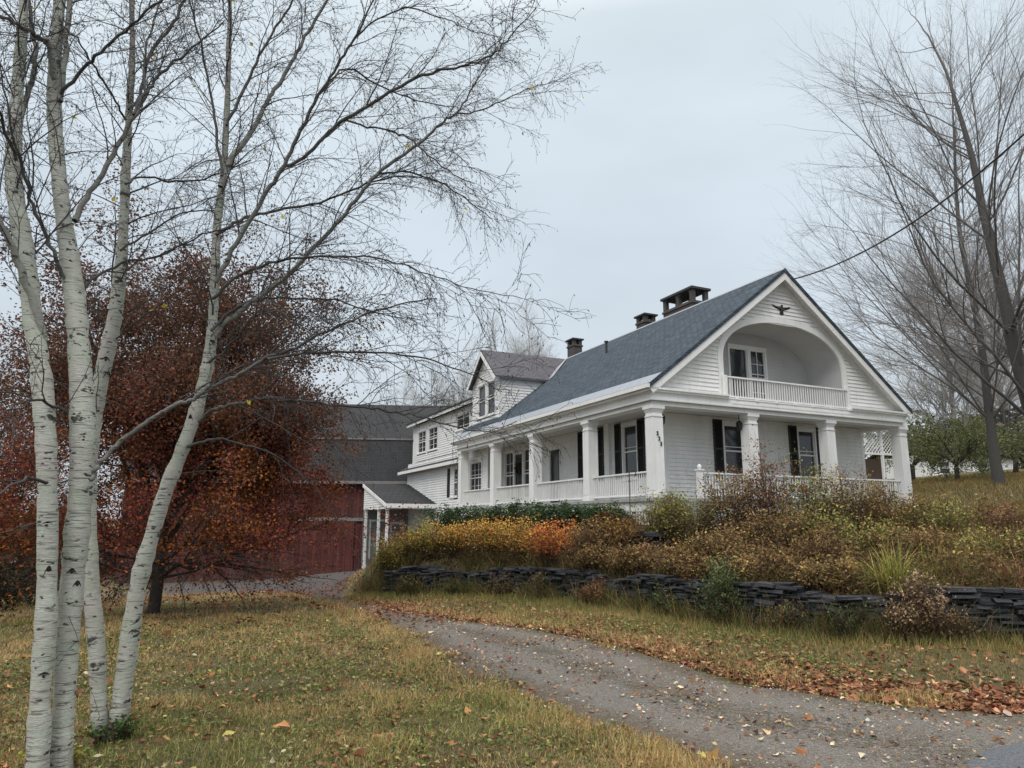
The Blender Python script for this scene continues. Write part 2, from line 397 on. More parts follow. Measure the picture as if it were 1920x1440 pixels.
DR_L = [(-12, 28), (-6.5, 22), (-4.0, 17), (-2.54, 13.7), (-1.4, 11), (-.54, 8.6), (.21, 7.1), (1.0, 5.9), (1.51, 5.2), (1.9, 4.2), (2.6, 1)]
DR_R = [(-6, 33), (-5.9, 27), (-4.9, 21.5), (-3.8, 17.5), (-2.5, 14.9), (-1.24, 13.4), (1.09, 10.8), (2.07, 8.6), (2.8, 7.35), (3.5, 6.8), (4.3, 6.45), (7, 5.9), (14, 5.2), (30, 4)]
def wob(x, y, a=.1): return a * (np.sin(x * 2.3 + y * 1.1) * np.cos(y * 2.9 - x * .7) + .5 * np.sin(x * 7 + y * 5.3) * np.cos(y * 6.1 - 3 * x))
def sd_drive(x, y, lane_only=False):
    """positive inside the gravel driveway"""
    dl, sl = polyd(x, y, DR_L); dr, sr = polyd(x, y, DR_R)
    a = dl * sl; b = -dr * sr            # DR_L runs toward camera: inside lies on its left (east)
    if lane_only: return (a - b) / (np.abs(a) + np.abs(b) + 1e-6)
    lane = np.minimum(a, b)
    # wide yard before the barn
    yard = np.minimum.reduce([x + 15.5, (40 - y), (y - 25.5), -4.6 - x + (y - 26) * .05])
    return np.maximum(lane, yard) + wob(x, y)
def sd_road(x, y):
    # asphalt corner at the lower right
    return np.minimum((x - 2.95) * .53 + (5.19 - y) * .85, 5.85 - y - (x - 3) * .03) + wob(x * 1.7, y * 1.7, .09)

t = NT('grassy_earth'); o = t.obj()
c = t.ramp(t.noise(o, 1.1, 6, .7), [(.3, (.1, .09, .045)), (.45, (.15, .135, .07)), (.55, (.2, .17, .1)), (.7, (.24, .18, .11))])
c = t.mix(t.ramp(t.noise(o, 14, 5, .75), [(.35, (0, 0, 0)), (.7, (.8,) * 3)]), c, (.055, .05, .024))
c = t.mix(t.ramp(t.noise(o, 40, 3, .8), [(.55, (0, 0, 0)), (.75, (.6,) * 3)]), c, (.25, .21, .13))
t.col(c); t.rough(.95); t.spec(.1); t.bump(t.noise(o, 30, 6, .8), 1, .05); M['earth'] = t.m
t = NT('gravel'); o = t.obj()
v = t.n('ShaderNodeTexVoronoi'); v.inputs['Scale'].default_value = 80; t.l(o, v.inputs['Vector'])
v2 = t.n('ShaderNodeTexVoronoi'); v2.inputs['Scale'].default_value = 34; t.l(o, v2.inputs['Vector'])
g = t.ramp(t.noise(o, .8, 5, .65), [(.35, (.2, .168, .14)), (.55, (.225, .205, .178)), (.7, (.18, .188, .175))])
sep = t.n('ShaderNodeSeparateColor'); t.l(v.outputs['Color'], sep.inputs[0])
sep2 = t.n('ShaderNodeSeparateColor'); t.l(v2.outputs['Color'], sep2.inputs[0])
c = t.mix(t.ramp(sep.outputs[0], [(.2, (0, 0, 0)), (1, (.8,) * 3)]), t.mix(1, g, (.6, .58, .56), 'MULTIPLY'), t.mix(1, g, (1.6, 1.6, 1.6), 'MULTIPLY'))
c = t.mix(t.ramp(sep2.outputs[0], [(.93, (0, 0, 0)), (.97, (.5,) * 3)]), c, (.32, .3, .27))
c = t.mix(t.ramp(sep2.outputs[1], [(.85, (0, 0, 0)), (.9, (.6,) * 3)]), c, (.06, .055, .055))
c = t.mix(t.ramp(t.noise(o, 2.2, 5, .7), [(.55, (0, 0, 0)), (.75, (.55,) * 3)]), c, (.09, .072, .05))
la = t.n('ShaderNodeAttribute'); la.attribute_name = 'lane'; ed_ = t.n('ShaderNodeAttribute'); ed_.attribute_name = 'edge'
lw = t.math('ADD', t.math('ABSOLUTE', la.outputs['Fac']), t.math('MULTIPLY', t.math('SUBTRACT', t.noise(o, 1.1, 3), .5), .5))
trk = t.ramp(lw, [(.12, (0, 0, 0)), (.38, (1, 1, 1)), (.58, (1, 1, 1)), (.85, (0, 0, 0))])
c = t.mix(t.math('MULTIPLY', trk, .55), c, (.26, .238, .21))
soil = t.ramp(t.math('ADD', ed_.outputs['Fac'], t.math('MULTIPLY', t.math('SUBTRACT', t.noise(o, 3.5, 4, .7), .5), .9)), [(.0, (.9,) * 3), (.45, (0, 0, 0))])
c = t.mix(soil, c, t.mix(t.noise(o, 9, 4), (.1, .075, .05), (.19, .15, .1)))
mid_ = t.ramp(t.math('ADD', lw, t.noise(o, 2.6, 4)), [(.38, (.6,) * 3), (.62, (0, 0, 0))])
c = t.mix(mid_, c, (.115, .1, .06))
sy = t.n('ShaderNodeSeparateXYZ'); t.l(o, sy.inputs[0]); c = t.mix(t.ramp(t.math('DIVIDE', sy.outputs[1], 40), [(.34, (0, 0, 0)), (.5, (.85,) * 3)]), c, (.085, .076, .076))
t.col(c); t.rough(.9); t.spec(.2)
t.bump(t.math('ADD', t.math('MULTIPLY', v.outputs['Distance'], -1), t.math('MULTIPLY', v2.outputs['Distance'], -.8)), .9, .03); M['gravel'] = t.m
t = NT('asphalt'); o = t.obj()
v = t.n('ShaderNodeTexVoronoi'); v.inputs['Scale'].default_value = 110; t.l(o, v.inputs['Vector'])
sep = t.n('ShaderNodeSeparateColor'); t.l(v.outputs['Color'], sep.inputs[0])
t.col(t.mix(sep.outputs[0], (.05, .056, .066), (.13, .138, .15))); t.rough(.85); t.bump(v.outputs['Distance'], .6, .008); M['asphalt'] = t.m

mesh_obj('ground', GV, [GF], M['earth'], None, None, True)['kind'] = 'structure'
def sheet(name, sd, mat, lift, lo=-.04):
    s = sd(GX, GY).ravel(); near = (np.abs(GV[:, 0]) < 40) & (GV[:, 1] < 45)
    keep = (s > -.35) & near
    F = GF[keep[GF].all(1)]
    used, inv = np.unique(F, return_inverse=True)
    V = GV[used].copy(); V[:, 2] += np.clip(s[used] * .25, lo, lift)
    o = mesh_obj(name, V, [inv.reshape(-1, 4)], mat, None, {'lane': sd_drive(V[:, 0], V[:, 1], True), 'edge': np.clip(s[used], -1, 3)}, True); o['kind'] = 'structure'; return o
sheet('gravel_driveway', sd_drive, M['gravel'], .02)
sheet('asphalt_road', sd_road, M['asphalt'], .045)

# ------------------------------------------------------------------ HOUSE (u along the front, v back, z up from the porch floor)
W = 10.147; YAW = radians(25.193); H0 = (3.986, 19.828, 2.315)
house = empty('farmhouse', H0, YAW, 'white clapboard farmhouse with arched balcony in its gable and columned wraparound porch', 'house')
def hw(u, v, z): return np.array([H0[0] + u * cos(YAW) - v * sin(YAW), H0[1] + u * sin(YAW) + v * cos(YAW), H0[2] + z])
SL = .7765; EU = -.35; EZ = 3.138; RZ = EZ + (W / 2 - EU) * SL; VB = 15.4     # eave, ridge, back end
Pf = lambda c: (lambda s, z, d: (s, c - d, z))       # plane facing -v at v=c
Ps = lambda c: (lambda s, z, d: (c - d, s, z))       # plane facing -u at u=c
Pr = lambda c: (lambda s, z, d: (c + d, s, z))       # plane facing +u
Pb = lambda c: (lambda s, z, d: (s, c + d, z))       # plane facing +v

def subtract(iv, a, b):
    out = []
    for x0, x1 in iv:
        if b <= x0 or a >= x1: out.append((x0, x1)); continue
        if a > x0: out.append((x0, a))
        if b < x1: out.append((b, x1))
    return out
def clap(mb, P, z0, z1, region, holes=(), ex=.125, proud=.032):
    def iv(z):
        r = [region(z)] if region(z)[1] > region(z)[0] else []
        for (a, b, fn) in holes:
            if a < z < b:
                h = fn(z)
                if h: r = subtract(r, *h)
        return r
    z = z0
    while z < z1 - 1e-4:
        zb = min(z + ex, z1); A = iv(z + 1e-3); B = iv(zb - 1e-3)
        if len(A) != len(B):
            A = B = iv((z + zb) / 2) or A or B
        for (a0, a1), (b0, b1) in zip(A, B):
            mb.add([P(a0, z, proud), P(a1, z, proud), P(b1, zb, .004), P(b0, zb, .004), P(a0, z, 0), P(a1, z, 0)], [(0, 1, 2, 3), (4, 5, 1, 0)])
        z = zb
def rect(a, b, z0, z1): return (z0, z1, lambda z: (a, b))

def window(P, s0, s1, z0, z1, rails=1, munt=0, crown=False, name='window', parent=None, storm=True, deep=.05):
    f = MB(); c = .075
    f.pbox(P, s0 - c, s0, z0, z1, -deep - .04, .035); f.pbox(P, s1, s1 + c, z0, z1, -deep - .04, .035)
    f.pbox(P, s0 - c, s1 + c, z1, z1 + .1, -deep - .04, .045); f.pbox(P, s0 - c - .03, s1 + c + .03, z0 - .06, z0, -deep - .04, .07)
    if crown: f.pbox(P, s0 - c - .06, s1 + c + .06, z1 + .1, z1 + .16, -.02, .12)
    w = .035; zm = (z0 + z1) / 2
    f.pbox(P, s0, s0 + w, z0, z1, -deep, .0); f.pbox(P, s1 - w, s1, z0, z1, -deep, .0)
    f.pbox(P, s0 + w, s1 - w, z0, z0 + .06, -deep, .002); f.pbox(P, s0 + w, s1 - w, z1 - .045, z1, -deep, .002)
    if rails: f.pbox(P, s0 + w, s1 - w, zm - .025, zm + .025, -deep, .004)
    if rails and storm: f.pbox(P, s0 + w, s1 - w, zm + .12, zm + .145, -deep, -.005)
    for k in range(munt):
        sx = s0 + (s1 - s0) * (k + 1) / (munt + 1); f.pbox(P, sx - .01, sx + .01, z0 + .06, z1 - .045, -deep, -.02)
    if munt:
        for zz in (z0 + (zm - z0) * .5, zm + (z1 - zm) * .5): f.pbox(P, s0 + w, s1 - w, zz - .009, zz + .009, -deep, -.022)
    o = f.build(name, M['trim'], parent or house)
    g = MB(); g.pbox(P, s0, s1, z0, z1, -deep - .03, -deep - .005); g.build('pane', M['glass'], o)
    return o
def shutter(P, s0, s1, z0, z1, parent=None):
    m = MB(); m.pbox(P, s0, s0 + .05, z0, z1, .02, .06); m.pbox(P, s1 - .05, s1, z0, z1, .02, .06)
    for za, zb in ((z0, z0 + .09), ((z0 + z1) / 2 - .03, (z0 + z1) / 2 + .03), (z1 - .07, z1)): m.pbox(P, s0 + .05, s1 - .05, za, zb, .022, .058)
    z = z0 + .09
    while z < z1 - .09:
        m.hexa([P(s0 + .05, z, .05), P(s1 - .05, z, .05), P(s1 - .05, z, .055), P(s0 + .05, z, .055), P(s0 + .05, z + .045, .025), P(s1 - .05, z + .045, .025), P(s1 - .05, z + .045, .03), P(s0 + .05, z + .045, .03)]); z += .04
    m.pbox(P, s0 + .03, s1 - .03, z0 + .03, z1 - .03, .012, .022)
    return m.build('shutter', M['shutter'], parent or house)

# walls -------------------------------------------------------------
DV = DU = 1.4; CZ = 2.68
wf = MB(); P = Pf(DV)
fw = [(3.75, 4.6), (6.98, 7.72)]
holes = [rect(a - .06, b + .06, .7, 2.55) for a, b in fw] + [rect(5.55, 6.2, -.2, 2.3)] * 0
clap(wf, P, -.1, CZ, lambda z: (DU, W - .05), holes)
wf.pbox(P, DU - .02, DU + .11, -.1, CZ, .0, .03); wf.pbox(P, W - .16, W - .03, -.1, CZ, 0, .03)
wf.build('front_wall', M['white'], house)
for a, b in fw:
    window(P, a, b, .75, 2.45); shutter(P, a - .46, a - .09, .7, 2.58); shutter(P, b + .09, b + .46, .7, 2.58)
ws = MB(); P = Ps(DU)
sw = [(2.83, 3.6, .75, 2.5), (5.25, 6.05, .75, 2.5), (10.1, 11.1, .35, 2.42), (12.15, 13.0, .35, 2.42)]
holes = [rect(a - .06, b + .06, c - .05, d + .05) for a, b, c, d in sw] + [rect(7.84, 8.86, -.2, 2.3), rect(11.2, 12.04, -.2, 2.4)]
clap(ws, P, -.1, CZ, lambda z: (DV, 13.2), holes)
ws.pbox(P, DV - .02, DV + .11, -.1, CZ, 0, .032); ws.pbox(P, 4.32, 4.6, -.1, CZ, 0, .12)
ws.build('side_wall', M['white'], house)
for a, b, c, d in sw[:2]:
    window(P, a, b, c, d); shutter(P, a - .46, a - .09, c, d + .12); shutter(P, b + .09, b + .46, c, d + .12)
for a, b, c, d in sw[2:]: window(P, a, b, c, d, munt=1)
def door(P, s0, s1, z0, z1, glass=True, parent=None):
    f = MB(); f.pbox(P, s0 - .09, s0, z0, z1, -.06, .035); f.pbox(P, s1, s1 + .09, z0, z1, -.06, .035); f.pbox(P, s0 - .12, s1 + .12, z1, z1 + .13, -.06, .06)
    o = f.build('door', M['trim'], parent or house)
    d = MB(); d.pbox(P, s0, s1, z0, z1, -.07, -.03)
    for za, zb in ((z0 + .15, z0 + .75), (z0 + .85, z1 - .15)):
        d.pbox(P, s0 + .12, s0 + .14, za, zb, -.03, -.015); d.pbox(P, s1 - .14, s1 - .12, za, zb, -.03, -.015)
        d.pbox(P, s0 + .12, s1 - .12, za, za + .02, -.029, -.014); d.pbox(P, s0 + .12, s1 - .12, zb - .02, zb, -.029, -.014)
    d.build('door_leaf', M['darkdoor'], o)
    if glass: g = MB(); g.pbox(P, s0 + .15, s1 - .15, z0 + .88, z1 - .18, -.03, -.022); g.build('pane', M['glass'], o)
    k = MB(); pp = np.array(P(s0 + .08, z0 + 1.0, -.01)); k.lathe([(.0, -.03), (.03, -.015), (.03, .015), (0, .03)], 8, pp); k.build('handle', M['black'], o)
    return o
door(P, 7.95, 8.75, 0, 2.15); door(P, 11.25, 12.0, 0, 2.25)
w_ = MB(); a = np.linspace(0, 2 * pi, 40)
for k in range(40):
    for r in range(5):
        th = a[k] + random.random() * .2; rr = .2 + random.uniform(-.05, .05); p = np.array(P(11.62 + rr * cos(th), 1.62 + rr * sin(th), .0 + random.uniform(0, .08)))
        q = p + rng.normal(size=3) * .07; w_.tube([p, (p + q) / 2 + rng.normal(size=3) * .01, q], [.012, .01, .003], 3)
w_.build('wreath', M['bark'], None, False)
wr = bpy.data.objects['wreath']; wr.matrix_world = house.matrix_world.copy(); wr.location = H0; wr.rotation_euler = (0, 0, YAW)
tag(wr, 'dark twig wreath hanging on the farther porch door', 'wreath')
# porch floor, skirt, ceiling, beams ---------------------------------
m = MB()
m.prism([(-.3, -.3, 0), (W + .15, -.3, 0), (W + .15, DV, 0), (DU, DV, 0), (DU, 14.9, 0), (-.3, 14.9, 0)], (0, 0, -.09)); m.build('porch_floor', m_plain('porch_deck', (.33, .34, .33), .7), house)
m = MB(); m.pbox(Pf(-.2), -.2, W + .1, -.36, -.092, 0, .03); m.pbox(Ps(-.2), -.2, 14.8, -.36, -.092, .0, .03)
s = -.15
while s < 14.7: m.pbox(Ps(-.2), s, s + .06, -1.2, -.36, -.01, .02); s += .13
s = -.15
while s < W: m.pbox(Pf(-.2), s, s + .06, -1.2, -.36, -.01, .02); s += .13
m.build('porch_skirt', M['trim'], house)
m = MB(); m.box(-.3, W, -.3, DV + .02, CZ, CZ + .03); m.box(-.3, DU + .02, DV + .02, 14.9, CZ, CZ + .03); m.build('porch_ceiling', M['ceil'], house)
m = MB()
m.box(-.2, W + .2, -.2, .16, 2.55, 2.93); m.box(-.2, .16, .16, 14.95, 2.55, 2.93); m.box(W - .16, W + .2, .16, 14.9, 2.55, 2.93)
m.box(-.215, W + .215, -.215, -.17, 2.55, 2.6); m.box(-.215, -.17, -.17, 14.95, 2.55, 2.6)
m.build('porch_beam', M['trim'], house)
m = MB()
m.box(-.29, 2.55, -.29, -.0, 2.93, 2.985); m.box(7.6, W + .29, -.29, -.0, 2.93, 2.985); m.box(-.33, 2.5, -.33, -.0, 2.985, 3.04); m.box(7.65, W + .33, -.33, -.0, 2.985, 3.04)
m.box(2.55, 7.6, -.22, 0, 2.93, 2.97); m.box(-.29, 0, 0, VB, 2.93, 2.985); m.box(-.33, 0, 0, VB, 2.985, 3.04); m.box(W, W + .33, 0, VB, 2.985, 3.04); m.box(W, W + .29, 0, VB, 2.93, 2.985)
m.build('cornice', M['trim'], house)
# gable -----------------------------------------------------------------
UC = W / 2 + .05; AH = 2.53; AB = 3.06; AS = 4.22; AT = 5.58
def arch_half(z):
    if z <= AS: return AH
    t_ = (z - AS) / (AT - AS)
    return AH * (max(0, 1 - t_ ** 2.15)) ** (1 / 2.15) if t_ < 1 else 0
def arch_pts(off=0, n=22):
    th = np.linspace(0, pi, 2 * n + 1); c, s = np.cos(th), np.sin(th); e = 2 / 2.15
    return [(UC + (AH + off) * np.sign(x) * abs(x) ** e, AS + (AT - AS + off) * abs(y) ** e) for x, y in zip(c, s)]
zr = lambda z: (EU + (z + .16 - EZ) / SL, W - EU - (z + .16 - EZ) / SL)
g = MB()
def greg(z):
    a, b = zr(z); return (max(a, -.16), min(b, W + .16))
clap(g, Pf(0), 3.04, RZ - .18, greg, [(AB, AT + .02, lambda z: (UC - arch_half(z) - .0, UC + arch_half(z) + .0) if arch_half(z) > 0 else None)], .125, .032)
g.build('gable_wall', M['white'], house)
# arch casing: two straight legs and the curved head
m = MB(); ai, ao = arch_pts(-.0), arch_pts(.2)
for (a0, a1), (b0, b1) in zip(zip(ai[:-1], ai[1:]), zip(ao[:-1], ao[1:])):
    q = lambda p, d: (p[0], -d, p[1])
    m.hexa([q(a0, -.02), q(a1, -.02), q(b1, -.02), q(b0, -.02), q(a0, .045), q(a1, .045), q(b1, .045), q(b0, .045)])
m.box(UC - AH - .2, UC - AH, -.045, .02, 3.04, AS); m.box(UC + AH, UC + AH + .2, -.045, .02, 3.04, AS)
m.build('arch_casing', M['trim'], house)
# loggia: vault, side walls, back wall, floor
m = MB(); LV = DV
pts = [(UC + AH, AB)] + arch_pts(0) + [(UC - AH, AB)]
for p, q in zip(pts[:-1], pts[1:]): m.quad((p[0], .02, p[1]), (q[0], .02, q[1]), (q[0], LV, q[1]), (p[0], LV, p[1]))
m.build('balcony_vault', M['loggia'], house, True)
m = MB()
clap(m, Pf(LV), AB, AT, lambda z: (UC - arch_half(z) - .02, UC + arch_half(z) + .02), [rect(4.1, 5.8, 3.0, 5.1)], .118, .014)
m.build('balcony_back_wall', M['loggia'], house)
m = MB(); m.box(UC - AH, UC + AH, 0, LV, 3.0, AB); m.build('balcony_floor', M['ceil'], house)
window(Pf(LV), 4.16, 4.92, 3.12, 5.06, 0, 0); window(Pf(LV), 5.06, 5.7, 3.12, 5.06, 1, 1)
# balcony rail
def rail(P, s0, s1, zb, zt, d, name='railing', step=.105, bw=.028, cap=.05):
    r = MB(); r.pbox(P, s0, s1, zt - .045, zt, d - cap, d + cap); r.pbox(P, s0, s1, zb, zb + .05, d - cap * .8, d + cap * .8)
    o = r.build(name, M['trim'], house); b = MB(); n = max(1, int(round((s1 - s0) / step)))
    for k in range(n):
        sx = s0 + (k + .5) * (s1 - s0) / n + random.uniform(-.004, .004); b.pbox(P, sx - bw / 2, sx + bw / 2, zb + .05, zt - .045, d - bw / 2, d + bw / 2)
    b.build('balusters', M['trim'], o); return o
rail(Pf(-.12), UC - AH - .02, UC + AH + .0, 3.0, 3.64, 0, step=.1)
m = MB(); m.box(UC + AH, UC + AH + .1, -.17, -.07, 2.9, 3.72); m.box(UC - AH - .1, UC - AH, -.17, -.07, 2.98, 3.66); m.box(UC - AH + .1, UC + AH + .1, -.22, -.12, 2.8, 2.86)
for k in range(7): m.box(UC - AH + .3 + k * .78, UC - AH + .38 + k * .78, -.2, -.1, 2.86, 3.0)
m.build('balcony_bracket', M['trim'], house)
# eagle over the arch
m = MB(); ex, ez = 5.13, 6.06
L = [(0, .06), (.05, .1), (.1, .07), (.22, .1), (.36, .14), (.42, .13), (.34, .07), (.24, .02), (.12, -.01), (.07, -.05), (.1, -.14), (.05, -.17), (0, -.18)]
out = [(ex + a, ez + b) for a, b in L] + [(ex - a, ez + b) for a, b in L[::-1][1:-1]]
mid = (ex, -.07, ez - .02); n = len(out)
m.add([(a, -.03, b) for a, b in out] + [mid], [(k, (k + 1) % n, n) for k in range(n)])
m.lathe([(0, -.04), (.035, -.01), (.035, .02), (0, .05)], 8, (ex + .01, -.05, ez + .12)); m.build('eagle_ornament', M['black'], house)
# roof ----------------------------------------------------------------
def slab(m, p, off=(0, 0, -.13)): m.prism(p, off)
OV = -.36
m = MB()
slab(m, [(EU, OV, EZ), (W / 2, OV, RZ), (W / 2, VB, RZ), (EU, VB, EZ)])
slab(m, [(W / 2, OV, RZ), (W - EU, OV, EZ), (W - EU, VB, EZ), (W / 2, VB, RZ)])
roof = m.build('roof', M['roof'], house)
m = MB()     # rake boards and soffit of the front gable and the back one
for sg, u0, u1 in ((1, EU, W / 2), (-1, W - EU, W / 2)):
    for v0, v1 in ((OV + .03, OV + .07),):
        m.prism([(u0, v0, EZ - .132), (u1, v0, RZ - .132), (u1, v0, RZ - .132 - .24), (u0 + sg * .12, v0, EZ - .132 - .14)], (0, v1 - v0, 0))
    m.prism([(u0 + sg * .05, OV + .07, EZ - .14), (u1, OV + .07, RZ - .17), (u1, .0, RZ - .17), (u0 + sg * .05, .0, EZ - .14)], (0, 0, -.025))
    m.prism([(u0 + sg * .2, -.03, EZ - .02), (u1, -.03, RZ - .19), (u1, -.03, RZ - .42), (u0 + sg * .42, -.03, EZ - .05)], (0, .025, 0))
m.build('rake_board', M['trim'], roof)
m = MB(); m.quad((EU - .01, OV - .01, EZ + .012), (EU + .42, OV - .01, EZ + .012 + .43 * SL), (EU + .42, VB, EZ + .012 + .43 * SL), (EU - .01, VB, EZ + .012))
m.build('eave_flashing', M['metal'], roof)
m = MB(); m.prism([(W / 2 - .12, OV, RZ - .08), (W / 2, OV, RZ + .02), (W / 2 + .12, OV, RZ - .08)], (0, VB - OV, 0)); m.build('ridge_cap', M['metal'], roof)
m = MB(); m.box(EU - .09, EU - .01, OV, VB, EZ - .13, EZ - .02); m.box(EU + .0, EU + .04, OV + .1, VB, EZ - .2, EZ - .13); m.build('gutter', M['trim'], roof)
m = MB(); m.tube([(3.6, 7.9, 6.2), (3.6, 7.9, 6.65)], .05, 8); m.tube([(3.6, 7.9, 6.65), (3.6, 7.9, 6.7)], .09, 8); m.build('roof_vent', M['stone'], roof)
def roofz(u): return EZ + (min(u, W - u) - EU) * SL
def chimney(u0, u1, v0, v1, zt, nv, hp=.42, cap=.09):
    m = MB(); zb = roofz(u1 if u0 > W / 2 else u0) - .3; zp = zt - cap - hp
    m.box(u0, u1, v0, v1, zb, zp); m.box(u0 - .04, u1 + .04, v0 - .04, v1 + .04, zp - .12, zp - .04)
    pw = .17; vs = np.linspace(v0, v1 - pw, nv)
    for v in vs:
        m.box(u0, u0 + pw, v, v + pw, zp, zt - cap); m.box(u1 - pw, u1, v, v + pw, zp, zt - cap)
    # little arches: corbels at the heads of the openings
    for v in vs:
        for s_ in (-1, 1):
            for uu in (u0, u1 - pw):
                a = v - .06 if s_ < 0 else v + pw
                if a > v0 - .01 and a + .06 < v1 + .01: m.box(uu + .003, uu + pw - .003, a, a + .06, zt - cap - .1, zt - cap - .002)
    o = m.build('chimney', M['brick'], roof)
    m = MB(); m.box(u0 - .08, u1 + .08, v0 - .08, v1 + .08, zt - cap, zt); m.build('chimney_cap', M['stone'], o); return o
# chimneys are sub-parts of the roof, so caps go in the same mesh level: parent to house instead
def reparent(o, p): o.parent = p
for args in ((5.6, 6.4, 4.81, 6.65, 8.42, 3, .45), (5.7, 6.25, 8.05, 8.7, 8.22, 2, .2, .07), (5.6, 6.1, 14.0, 14.62, 8.52, 2, .22, .07)):
    reparent(chimney(*args), house)
# dormer -----------------------------------------------------------------
dm = MB(); DF = .62; D0, D1 = 11.95, 15.0; DC = (D0 + D1) / 2; DE = 5.72; DS = .86; DR = DE + (DC - D0) * DS + .1
def rz_at(u): return EZ + (u - EU) * SL
clap(dm, Ps(DF), roofz(DF) - .1, DR - .1, lambda z: (D0, D1) if z < DE else (D0 + (z - DE) / DS, D1 - (z - DE) / DS), [rect(12.38, 14.44, 4.08, 5.66)], .125, .03)
clap(dm, Pf(D0), roofz(DF), DE + .05, lambda z: (DF, EU + (z - EZ) / SL + .1), [], .125, .03)
clap(dm, Pb(D1), roofz(DF), DE + .05, lambda z: (DF, EU + (z - EZ) / SL + .1), [], .125, .03)
dm.box(DF - .03, DF + .1, D0 - .035, D0 + .1, roofz(DF) - .1, DE + .06); dm.box(DF - .03, DF + .1, D1 - .1, D1 + .03, roofz(DF) - .1, DE + .06)
dormer = dm.build('dormer', M['white'], house)
window(Ps(DF), 12.42, 13.32, 4.12, 5.62, 1, 0); window(Ps(DF), 13.5, 14.4, 4.12, 5.62, 1, 0)
m = MB(); uf = DF - .3; ue = lambda z: EU + (z - EZ) / SL
for sg, vv in ((1, D0 - .22), (-1, D1 + .22)):
    ze = DE - .02
    m.prism([(uf, vv, ze), (uf, DC, DR + .1), (ue(DR), DC, DR + .1), (ue(ze) + .1, vv, ze)], (0, 0, -.09))
m.build('dormer_roof', M['roof_x'], dormer)
m = MB(); m.prism([(uf - .02, D0 - .2, DE - .12), (uf - .02, DC, DR + .0), (uf - .02, DC, DR - .2), (uf - .02, D0 - .05, DE - .22)], (.03, 0, 0)); m.prism([(uf - .02, D1 + .2, DE - .12), (uf - .02, DC, DR + .0), (uf - .02, DC, DR - .2), (uf - .02, D1 + .05, DE - .22)], (.03, 0, 0))
m.build('dormer_trim', M['trim'], dormer)
m = MB(); m.quad((ue(DE) - .12, D0 - .36, DE - .05), (ue(DE) + .14, D0 - .36, DE + .15), (ue(DR) + .1, DC, DR + .13), (ue(DR) - .16, DC, DR + .1 - .08)); m.build('valley_flashing', M['metal'], dormer)
# columns --------------------------------------------------------------
def column(u, v, w=.165):
    m = MB(); h = 2.55
    m.box(u - w, u + w, v - w, v + w, .12, h - .1)
    for a in (-1, 1):      # raised edge strips give the recessed panel
        for b in (-1, 1): m.box(u + a * w - (.05 if a > 0 else -.0) - (.0), u + a * w + (.05 if a < 0 else 0), v + b * w - (.05 if b > 0 else 0), v + b * w + (.05 if b < 0 else 0), .12, h - .1) if False else None
    w2 = w + .012
    for a0, a1 in ((-w2, -w2 + .05), (w2 - .05, w2)):
        m.box(u + a0, u + a1, v - w2, v + w2, .2, 2.2); m.box(u - w2 + .001, u + w2 - .001, v + a0 + .001, v + a1 - .001, .2, 2.2) if False else None
    o = m.build('column', M['trim'], house)
    m = MB(); m.box(u - w - .035, u + w + .035, v - w - .035, v + w + .035, 0, .12); m.box(u - w - .015, u + w + .015, v - w - .015, v + w + .015, .12, .17); m.build('base', M['trim'], o)
    m = MB(); m.box(u - w - .02, u + w + .02, v - w - .02, v + w + .02, 2.24, 2.275); m.box(u - w - .018, u + w + .018, v - w - .018, v + w + .018, 2.38, 2.42)
    m.box(u - w - .035, u + w + .035, v - w - .035, v + w + .035, 2.42, 2.46); m.box(u - w - .06, u + w + .06, v - w - .06, v + w + .06, 2.46, 2.548); m.build('capital', M['trim'], o)
    return o
cols_f = [0, 3.489, 6.737, W]; cols_s = [3.421, 7.302, 10.93, 14.633]
cols = [column(u, 0) for u in cols_f] + [column(0, v) for v in cols_s]
for v in (5, 10): column(W, v)
# house number on the corner column, written diagonally
def text_mesh(s, size, mat, parent, P, s0, z0, name):
    cu = bpy.data.curves.new(name, 'FONT'); cu.body = s; cu.size = size; cu.extrude = .006; cu.offset = .004
    tmp = bpy.data.objects.new('tmp', cu); COL.objects.link(tmp); dg = bpy.context.evaluated_depsgraph_get()
    me = bpy.data.meshes.new_from_object(tmp.evaluated_get(dg)); bpy.data.objects.remove(tmp); bpy.data.curves.remove(cu)
    for v in me.vertices:
        x, y, z = v.co; v.co = P(s0 + x, z0 + y, z)
    me.materials.append(mat); o = bpy.data.objects.new(name, me); COL.objects.link(o); o.parent = parent; return o
for k, ch in enumerate('223'): text_mesh(ch, .15, M['black'], cols[0], Pf(-.18), -.06 + k * .055, 1.72 - k * .145, 'house_number')
for (u, v) in ((.36, .1), (3.22, .12)):
    m = MB(); m.lathe([(.0, .28), (.05, .25), (.09, .2), (.1, .19), (.075, .0), (.05, -.03), (0, -.05)], 8, (u, v, 2.1)); m.tube([(u, v, 2.37), (u, v, 2.68)], .012, 5); m.lathe([(.05, 0), (.05, .03), (0, .03)], 8, (u, v, 2.64)); m.build('porch_lantern', M['black'], house)
